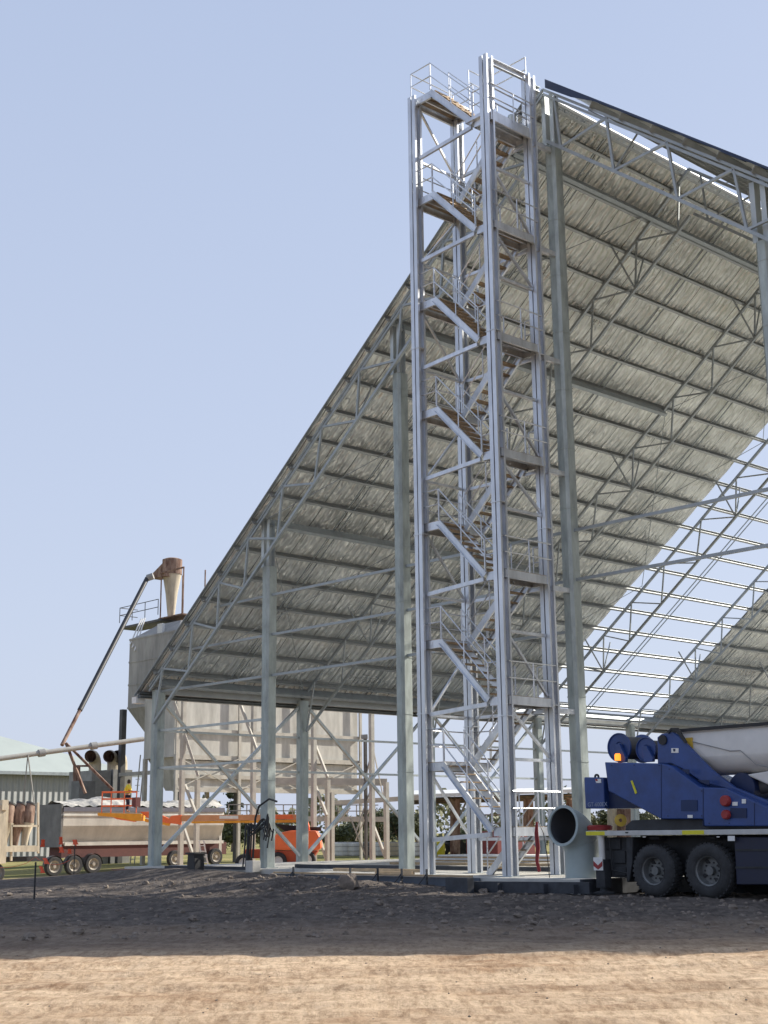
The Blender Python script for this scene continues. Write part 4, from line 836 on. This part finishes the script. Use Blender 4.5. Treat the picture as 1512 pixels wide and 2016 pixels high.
def twheel(x, y, r, par, c=RIM, z0=GB):
    z = z0+r
    w_ = MB().lathe((x, y, z), (-1, 0, 0), [(r*.6, .03), (r*.62, 0), (r*.92, 0), (r, .05), (r, .25), (r*.9, .3), (.1, .3)], 28).build('wheel', TYRE, par, smooth=True)
    MB().lathe((x, y, z), (-1, 0, 0), [(r*.62, .0), (r*.5, .05), (r*.42, .12), (r*.2, .1), (r*.18, -.02), (.001, -.02)], 20).build('rim', c, w_, smooth=True)
DUSTR = mat('dusty rim', (.34, .31, .26), .7, 0, .2, 5)
for px in (107, 146, 184): twheel(t0x+.05, tq_(px, 1700)[0], .54, tt, DUSTR, gz(t0x, tq_(px, 1700)[0]))
for px in (345, 390, 425): twheel(t0x+.05, tq_(px, 1690)[0], .5, tt, DUSTR, gz(t0x, tq_(px, 1690)[0]))
mg = MB()
for px in (107, 146, 184): yy = tq_(px, 1700)[0]; mg.lathe((t0x-.28, yy, gz(t0x, yy)+.54), (1, 0, 0), [(.6, 0), (.6, .32)], 24)
mg.v = [(v[0], v[1], max(v[2], -.25)) for v in mg.v]; mg.build('mudguard', DGREY, tt)
ldr = thing('ladder', onz(398, 1706, -.4), 'short pale step ladder standing behind the black brace foot', 'ladder')
for s in (0, 1):
    MB().bar(onD(392+9*s, 1655, 76), onD(398+12*s, 1706, 76), .06).build('stile', WHITE, ldr)
for k in range(4): MB().bar(onD(394+1.5*k, 1665+11*k, 76), onD(403+2.2*k, 1665+11*k, 76), .05).build('rung', WHITE, ldr)
# hopper trailer with rusted chutes, far left
hx, hy = base(-60, 68)
def hq(px, py): q = onx(px, py, hx); return (q[1], q[2])
ht = thing('bulk_hopper', (hx, hy+2, GB), 'pale steel frame at the far left holding a row of rusted chutes', 'hopper')
def yz(px, py): a, b = hq(px, py); return (hx, a, b)
for (p, q, w_) in (((2, 1585), (2, 1700), .35), ((22, 1620), (22, 1695), .1), ((75, 1580), (75, 1680), .1), ((22, 1626), (75, 1626), .1), ((0, 1672), (75, 1671), .28), ((22, 1666), (75, 1666), .07), ((0, 1585), (12, 1585), .5)): MB().bar(yz(*p), yz(*q), w_).build('frame_bar', CREAM, ht)
for k, px in enumerate((8, 24, 45, 64)):
    p1, p2, p3, p4 = [Vector(yz(px+d, yy)) for d, yy in ((6, 1583), (0, 1598), (-1, 1620), (-7, 1664))]
    for v in (p1, p2, p3, p4): v.x -= .5
    ch = MB().tube([p1, p2, p3], [.22, .36, .33], 12).build('chute', RUST, ht, smooth=True)
    MB().tube([p3, (p3+p4)/2, p4], [.36, .2, .16], 10).build('chute_spout', CREAM if k % 2 else RUST, ch, smooth=True)
    MB().lathe(p1, p1-p2, [(.23, -.02), (.26, 0), (.26, .08), (.001, .09)], 12).build('chute_cap', DGREY, ch)
MB().box(hx-2, hx+.02, hq(0, 1690)[0]-3, hq(12, 1690)[0], GB+.9, hq(0, 1585)[1]).build('hopper_body', CREAM, ht)
twheel(hx+.1, hq(3, 1700)[0]-.3, .48, ht, RIM, gz(hx, hq(3, 1700)[0]))
MB().box(hx-1.6, hx-.2, hq(0, 1690)[0]-2, hq(95, 1690)[0], GB+.7, GB+.95).build('drawbar', UNDER, ht)

# ============================================================ BOOM LIFT WITH WORKER
DL = 75
bl0 = onD(585, 1700, DL); bt = thing('boom_lift', (bl0[0], bl0[1], GB), 'orange boom lift with its long boom stretched left to a raised basket', 'boom lift')
def dq(px, py, D=DL): return Vector(onD(px, py, D))
Rv = Vector(RT0); Bv = Vector((-sy, cy, 0)); Zv = Vector((0, 0, 1))
def rprism(pxs, D, th, name, m, parent, bevel=.03):
    vs = [dq(x, y, D) for x, y in pxs]; n = len(vs); w2 = [v+Bv*th for v in vs]
    return MB().add(vs+w2, [tuple(range(n)), tuple(range(2*n-1, n-1, -1))]+[(i, i+n, (i+1) % n+n, (i+1) % n) for i in range(n)]).build(name, m, parent, bevel=bevel)
rprism([(535, 1650), (545, 1641), (570, 1635), (622, 1635), (630, 1650), (632, 1668), (626, 1674), (535, 1674)], DL-1, 2.0, 'engine_cover', ORNG, bt, .08)
rprism([(533, 1675), (626, 1675), (615, 1690), (600, 1699), (533, 1699)], DL-.9, 1.8, 'chassis', mat('dark orange chassis', (.40, .07, .03), .5), bt)
for px in (547, 604, 480):
    c_ = dq(px, 1690, DL-1.1); r = .48
    w_ = MB().lathe((c_.x, c_.y, gz(c_.x, c_.y)+r), Bv, [(r*.55, .03), (r*.9, 0), (r, .06), (r, .3), (.1, .32)], 26).build('wheel', TYRE, bt, smooth=True); MB().lathe((c_.x, c_.y, gz(c_.x, c_.y)+r), Bv, [(r*.56, .0), (r*.4, .08), (.001, .05)], 18).build('rim', CWHITE, w_, smooth=True)
rprism([(480, 1672), (533, 1672), (533, 1690), (480, 1690)], DL-.7, 1.4, 'axle_beam', mat('dark orange chassis', (.4, .07, .03), .5), bt)
rprism([(352, 1605), (606, 1603), (606, 1613), (352, 1617)], DL-.3, .35, 'boom', TANO, bt, .02)
rprism([(375, 1617), (606, 1613.5), (606, 1619), (378, 1621)], DL-.28, .3, 'boom_stage', YORG, bt, .01)
rprism([(432, 1606), (469, 1606), (469, 1612), (432, 1612)], DL-.32, .015, 'boom_sign', WHITE, bt, 0)
rprism([(540, 1604), (575, 1604), (578, 1612), (540, 1613)], DL-.34, .03, 'boom_decal', ORNG, bt, 0)
rprism([(538, 1621), (600, 1628), (632, 1628), (632, 1636), (560, 1636)], DL-.2, .4, 'boom_ram', BLACK, bt, .02)
rprism([(585, 1606), (603, 1606), (612, 1640), (592, 1640)], DL-.4, .7, 'turret', ORNG, bt)
rprism([(337, 1606), (357, 1604), (355, 1624), (345, 1622), (325, 1620)], DL-.35, .45, 'knuckle', ORNG, bt)
rprism([(275, 1598), (302, 1598), (330, 1610), (338, 1616), (330, 1622), (290, 1610)], DL-.3, .3, 'jib_arm', ORNG, bt)
rprism([(285, 1612), (335, 1621), (333, 1626), (285, 1618)], DL-.3, .25, 'jib_link', YORG, bt)
rprism([(192, 1600), (278, 1602), (278, 1616), (262, 1616), (225, 1609), (192, 1606)], DL-.8, 1.3, 'basket_floor', YORG, bt, .02)
rprism([(222, 1609), (265, 1612), (265, 1618), (230, 1613)], DL-.5, .6, 'basket_mount', ORNG, bt)
bk = MB(); zb = dq(200, 1601).z
cor = []
for d in (-.8, .45):
    for px in (200, 218, 244, 268):
        p = dq(px, 1601, DL+d); bk.tube([(p.x, p.y, zb), (p.x, p.y, zb+1.12)], .035, 6); cor.append(p)
for z in (.38, .75, 1.12):
    P4 = [cor[0], cor[3], cor[7], cor[4], cor[0]]; bk.tube([(p.x, p.y, zb+z) for p in P4], .035, 6)
bk.build('basket_rail', ORNG, bt)
cc = dq(268, 1580, DL-.7); MB().box(cc.x-.2, cc.x+.2, cc.y-.15, cc.y+.15, zb+.3, zb+.8).build('control_box', mat('dark control box', (.12, .03, .03), .6), bt)
# worker: one skinned body, facing away to the right
pp = dq(250, 1601, DL-.2); pers = thing('person', (pp.x, pp.y, zb), 'person in a yellow shirt and navy trousers standing in the orange lift basket', 'person')
fwd = Vector((.55, .83, 0)).normalized(); rt = Vector((fwd.y, -fwd.x, 0)); o0 = Vector((pp.x, pp.y, zb+.03))
def J(r, f, z): return o0+rt*r+fwd*f+Zv*z
def skin(nodes, edges, name, m, parent, sub=2):
    me = bpy.data.meshes.new(name); me.from_pydata([tuple(n[0]-ORG[parent.name]) for n in nodes], edges, []); ob = bpy.data.objects.new(name, me); COL.objects.link(ob)
    md = ob.modifiers.new('skin', 'SKIN'); 
    for i, n in enumerate(nodes):
        sv = me.skin_vertices[0].data[i]; sv.radius = n[1] if isinstance(n[1], tuple) else (n[1], n[1]); sv.use_root = (i == 0)
    ss = ob.modifiers.new('sub', 'SUBSURF'); ss.levels = sub; ss.render_levels = sub
    dg = bpy.context.evaluated_depsgraph_get(); me2 = bpy.data.meshes.new_from_object(ob.evaluated_get(dg)); bpy.data.objects.remove(ob)
    me2.materials.clear(); me2.materials.append(m); me2.polygons.foreach_set('use_smooth', [True]*len(me2.polygons))
    ob = bpy.data.objects.new(name, me2); COL.objects.link(ob); ob.parent = parent; ORG[ob.name] = ORG[parent.name]; return ob
N = [(J(0, 0, .93), .13), (J(0, .01, 1.15), .125), (J(0, .03, 1.38), .13), (J(0, .05, 1.5), .055), (J(0, .08, 1.58), .075), (J(0, .09, 1.68), .085),
     (J(-.19, .03, 1.42), .06), (J(-.27, .1, 1.16), .042), (J(-.16, .33, 1.10), .033), (J(.19, .03, 1.42), .06), (J(.27, .1, 1.16), .042), (J(.16, .33, 1.10), .033),
     (J(-.1, 0, .86), .09), (J(-.12, .03, .47), .062), (J(-.12, 0, .09), .045), (J(-.12, .15, .04), .04), (J(.1, 0, .86), .09), (J(.12, .06, .47), .062), (J(.13, -.02, .09), .045), (J(.13, .13, .04), .04)]
E_ = [(0, 1), (1, 2), (2, 3), (3, 4), (4, 5), (2, 6), (6, 7), (7, 8), (2, 9), (9, 10), (10, 11), (0, 12), (12, 13), (13, 14), (14, 15), (0, 16), (16, 17), (17, 18), (18, 19)]
# fingers rooted in each hand, curled over the basket rail
for h_, s_ in ((8, -1), (11, 1)):
    hb_ = J(s_*.145, .41, 1.09); N.append((hb_, .03)); hi = len(N)-1; E_.append((h_, hi))
    for k in range(5):
        off = (-.03+.015*k); N.append((hb_+rt*off+fwd*(.06 if k else .02)+Zv*(-.01), .009)); N.append((hb_+rt*(off*1.1)+fwd*(.085 if k else .04)+Zv*(-.045), .008)); E_ += [(hi, len(N)-2), (len(N)-2, len(N)-1)]
skin(N, E_, 'body', SKIN, pers)
skin([(J(0, 0, .98), .23), (J(0, .01, 1.18), .23), (J(0, .03, 1.36), .25), (J(0, .05, 1.48), .09), (J(-.23, .03, 1.40), .10), (J(-.31, .09, 1.18), .08), (J(.23, .03, 1.40), .10), (J(.31, .09, 1.18), .08)], [(0, 1), (1, 2), (2, 3), (2, 4), (4, 5), (2, 6), (6, 7)], 'shirt', SHIRT, pers)
skin([(J(0, 0, .93), .18), (J(-.1, 0, .82), .125), (J(-.13, .03, .47), .10), (J(-.13, 0, .12), .085), (J(.1, 0, .82), .125), (J(.13, .06, .47), .10), (J(.14, -.02, .12), .085)], [(0, 1), (1, 2), (2, 3), (0, 4), (4, 5), (5, 6)], 'trousers', NAVY, pers)
MB().lathe(J(0, .06, 1.6), Zv, [(.001, .165), (.05, .16), (.085, .12), (.1, .06), (.098, 0), (.085, -.05)], 16).build('hair', HAIR, pers, smooth=True)

# ============================================================ BACKGROUND, MIDDLE
# gantry beam with handrail
def long_beam(x0, y0, x1, y1, D, w_, h_, name, m, lab, cat, **k):
    return solo(MB().bar(onD(x0, y0, D), onD(x1, y1, D), w_, h_), name, m, lab, cat, **k)
gt = thing('gantry', onD(690, 1645, 84), 'rusty beige gantry platform with a handrail crossing behind the rear column', 'gantry')
MB().bar(onD(606, 1612, 84), onD(755, 1613, 84), .4, .3).build('platform', SILOD, gt)
MB().bar(onD(534, 1538, 84), onD(762, 1540, 84), .25, .42).build('beam', SILOD, gt)
hr = MB()
for z in (1584, 1596): hr.bar(onD(450, z, 84), onD(745, z+1, 84), .06)
for px in range(450, 746, 18): hr.bar(onD(px, 1584, 84), onD(px, 1611, 84), .05)
hr.build('handrail', GREY, gt)
long_beam(655, 1581, 830, 1570, 90, .15, .3, 'conveyor_beam', SILOD, 'sloping beige conveyor beam between the gantry and the third column', 'conveyor')
lpz = thing('light_mast', onD(719, 1690, 82), 'slim mast with a small flood light right of the silo bins', 'light mast')
MB().bar(onD(719, 1450, 82), onD(721, 1692, 82), .16).build('pole', DGREY, lpz); MB().bar(onD(711, 1451, 82), onD(724, 1450, 82), .3, .25).build('lamp_head', GREY, lpz)
for k, (a, b, w_) in enumerate((((712, 1560), (735, 1470), .08), ((735, 1475), (765, 1620), .05), ((700, 1640), (728, 1560), .07), ((648, 1640), (690, 1590), .07), ((690, 1610), (722, 1690), .07), ((700, 1655), (735, 1575), .06))):
    solo(MB().bar(onD(*a, 82), onD(*b, 82), w_), 'bracing_bar', SILOD if k % 2 else GREY, 'thin plant bracing bar %s' % ['rising from the mast to the tall post', 'slanting down right of the tall post', 'low at the left of the mast', 'under the gantry handrail at left', 'crossing below the gantry', 'lowest, between mast and tall post'][k], 'brace', 'thin bracing of the far plant')
# canopy shed on the right of the middle
cn = thing('open_canopy', onD(980, 1645, 105), 'low open sided canopy shed seen through the foot of the stair tower', 'canopy')
MB().add([tuple(onD(800, 1571, 105)), tuple(onD(1140, 1560, 105)), tuple(onD(1140, 1555, 125)), tuple(onD(800, 1562, 125)), *[tuple(onD(a, b, d)+np.array([0, 0, .25])) for a, b, d in ((800, 1571, 105), (1140, 1560, 105), (1140, 1555, 125), (800, 1562, 125))]], [(0, 1, 2, 3), (7, 6, 5, 4), (0, 4, 5, 1), (2, 6, 7, 3), (1, 5, 6, 2), (0, 3, 7, 4)]).build('roof', TANKM, cn)
for k in range(6): MB().bar(onD(800, 1573+2*k, 107+3*k), onD(1140, 1563+2*k, 107+3*k), .25, .12).build('purlin', RUST if k % 2 else DGREY, cn)
for px in (896, 1040, 1125): MB().bar(onD(px, 1572, 106), onD(px, 1685, 106), .55).build('post', RUST, cn); MB().bar(onD(px+3, 1620, 106), onD(px+22, 1578, 106), .12).build('knee_brace', GREY, cn)
# tractor
tr = thing('tractor', onD(895, 1682, 112), 'dark tractor parked beyond the slab between the left tower legs', 'tractor')
GT_ = onD(895, 1682, 112)[2]
def tprism(pl, D, th, name, m, par, bv=.05): return rprism(pl, D, th, name, m, par, bv)
tprism([(878, 1662), (922, 1658), (924, 1676), (880, 1678)], 111.5, 1.4, 'hood', DGREY, tr); tprism([(876, 1640), (902, 1640), (904, 1662), (874, 1662)], 111.5, 1.5, 'cab', GREY, tr, .05)
tprism([(878, 1644), (899, 1644), (900, 1658), (878, 1658)], 111.4, .05, 'window', GLASS, tr, 0)
for px, r in ((900, .68), (873, .5), (921, .5)):
    c_ = dq(px, 1678, 111); MB().lathe((c_.x, c_.y, GT_+r-.1), Bv, [(.2, 0), (r*.9, 0), (r, .1), (r, .4), (.2, .4)], 22).build('wheel', TYRE, tr, smooth=True)
yd = MB().lathe(dq(865, 1670, 110), Zv, [(.001, -.6), (.42, -.6), (.46, 0), (.42, .5), (.001, .5)], 18); solo(yd, 'yellow_drum', YELL, 'yellow drum beside the tractor, partly behind the front left tower leg', 'drum', smooth=True)
# far parked machinery and red box
rbx = MB(); p = onD(990, 1645, 100); rbx.box(p[0]-2.3, p[0]+.8, p[1]-1.5, p[1]+2.6, -.5, onD(990, 1636, 100)[2]); solo(rbx, 'red_container', mat('dark red container', (.15, .03, .03), .7), 'dark red container behind the foot of the stair tower', 'container', bevel=.05)
# tanks / caged containers
for k, (px, m_, w_) in enumerate(((675, TANKM, 1.5), (696, TANKM, 1.5), (722, DGREY, 1.6), (745, TANKM, 2.0), (768, CREAM, 1.6), (820, WHITE, 1.6))):
    p = onD(px, 1660, 108); g0 = onD(px, 1688, 108)[2]; t = thing('caged_tank', (p[0], p[1], g0), ['leftmost white caged tank beyond the slab', 'second white caged tank from the left', 'dark tank between white ones', 'wide white tank right of the dark one', 'cream tank beside the third column', 'white tank in the gap left of the stair tower'][k], 'tank', 'tanks parked beyond the shed')
    MB().box(p[0]-w_/2, p[0]+w_/2, p[1]-w_/2, p[1]+w_/2, g0+.12, g0+1.15).build('tank_body', m_, t, bevel=.12)
    cg_ = MB()
    for z in (.15, .5, .85, 1.16): cg_.tube([(p[0]+a*w_*.51, p[1]+b*w_*.51, g0+z) for a, b in ((-1, -1), (1, -1), (1, 1), (-1, 1), (-1, -1))], .02, 4)
    cg_.build('cage', GREY, t)
# trees
def tree(px, yt, D, wpx, k, lab, seed, dens=1.0):
    rs = random.Random(seed); p = onD(px, 1660, D); z0 = -.6; top = onD(px, yt, D)[2]; H = top-z0; W_ = wpx*D/FPX/2
    t = thing('tree', (p[0], p[1], z0), lab, 'tree', 'trees on the far side of the site')
    tk = MB(); cl = []
    tk.tube([(p[0], p[1], z0), (p[0]+.1*H*.1, p[1], z0+H*.35), (p[0], p[1], z0+H*.8)], [.05*H*.6, .03*H*.6, .01*H], 7)
    for j in range(9):
        a = rs.uniform(0, 2*PI); q = rs.uniform(.25, .95)*W_; zz_ = z0+H*rs.uniform(.35, .93); e = (p[0]+math.cos(a)*q, p[1]+math.sin(a)*q, zz_)
        tk.tube([(p[0], p[1], z0+H*rs.uniform(.2, .5)), ((p[0]*1+e[0])/2, (p[1]+e[1])/2, (z0+H*.4+e[2])/2+.2), e], [.06, .04, .02], 5); cl.append(e)
    for j in range(7): a = rs.uniform(0, 2*PI); q = rs.uniform(0, .8)*W_; cl.append((p[0]+math.cos(a)*q, p[1]+math.sin(a)*q, z0+H*rs.uniform(.3, .97)))
    tk.build('trunk', BARK, t)
    vs = []; fs = []; s_ = max(.10, D/900.)
    for c_ in cl:
        R0 = W_*rs.uniform(.28, .5)
        for j in range(int(150*dens)):
            v = Vector((rs.gauss(0, 1), rs.gauss(0, 1), rs.gauss(0, .7)))*R0*.5; q = Vector(c_)+v
            if q.z < z0+.1: continue
            n1 = Vector((rs.gauss(0, 1), rs.gauss(0, 1), rs.gauss(0, 1))).normalized(); n2 = n1.cross(Vector((rs.gauss(0, 1), rs.gauss(0, 1), rs.gauss(0, 1)))).normalized(); s2 = s_*rs.uniform(.7, 1.5); o_ = len(vs)
            vs += [q-n1*s2, q+n2*s2*.5, q+n1*s2, q-n2*s2*.5]; fs.append((o_, o_+1, o_+2, o_+3))
    g = MB(); g.add(vs, fs); g.build('crown', LEAFS[k], t)
TR = [(470, 1600, 135, 60, 0, 'olive tree behind the long orange boom, left of the second column'), (458, 1552, 150, 34, 2, 'dark tree top seen under the left silo bins'), (500, 1615, 150, 60, 1, 'pale scrubby tree partly behind the hose bundle'),
      (660, 1628, 150, 70, 0, 'low tree right of the orange boom lift'), (700, 1612, 155, 80, 1, 'bushy olive tree below the gantry platform'), (745, 1600, 150, 80, 0, 'broad tree between the mast and the third column'), (785, 1590, 140, 60, 2, 'tall dark tree directly behind the third column'), (820, 1600, 140, 46, 1, 'tree filling the gap left of the stair tower'),
      (925, 1640, 200, 70, 0, 'distant tree behind the tractor'), (1070, 1635, 180, 60, 1, 'distant tree behind the duct mouth'), (1160, 1600, 120, 56, 1, 'pale green tree under the crane counterweight'), (1195, 1598, 125, 50, 0, 'olive tree right of the one under the counterweight'), (1275, 1600, 130, 60, 1, 'tree seen below the sloping crane body'),
      (600, 1640, 160, 50, 0, 'low tree behind the boom lift engine cover'), (425, 1640, 160, 60, 1, 'low scrub tree behind the rear trailer wheels')]
for i, (px, yt, D, wp, k, lab) in enumerate(TR): tree(px, yt, D, wp, k, lab, 100+i)
far = MB(); rs = random.Random(3); vs = []; fs = []
for j in range(14000):
    px = rs.uniform(-700, 2300); D = rs.uniform(260, 420); p = Vector(onD(px, 1645, D)); hh_ = (4+5*abs(math.sin(px*.013)+.4*math.sin(px*.041)))*rs.random()**.7
    q = Vector((p.x, p.y, -.6+hh_)); n1 = Vector((rs.gauss(0, 1), rs.gauss(0, 1), rs.gauss(0, 1))).normalized(); n2 = n1.cross(Vector((rs.gauss(0, 1), rs.gauss(0, 1), 1))).normalized(); s2 = rs.uniform(.4, 1.0); o_ = len(vs)
    vs += [q-n1*s2, q+n2*s2*.7, q+n1*s2, q-n2*s2*.7]; fs.append((o_, o_+1, o_+2, o_+3))
o = far.add(vs, fs).build('far_treeline', LEAFS[1]); tag(o, 'low far-off belt of trees along the horizon', 'treeline', kind='stuff')
# two distant poles under the crane
for k, px in enumerate((1205, 1228)):
    solo(MB().bar(onD(px, 1590, 70), onD(px, 1652, 70), .35 if k == 0 else .5), 'pole', CREAM if k == 0 else RUST, ['cream post behind the crane deck, under its counterweight', 'brown post right of the cream one behind the crane'][k], 'post')
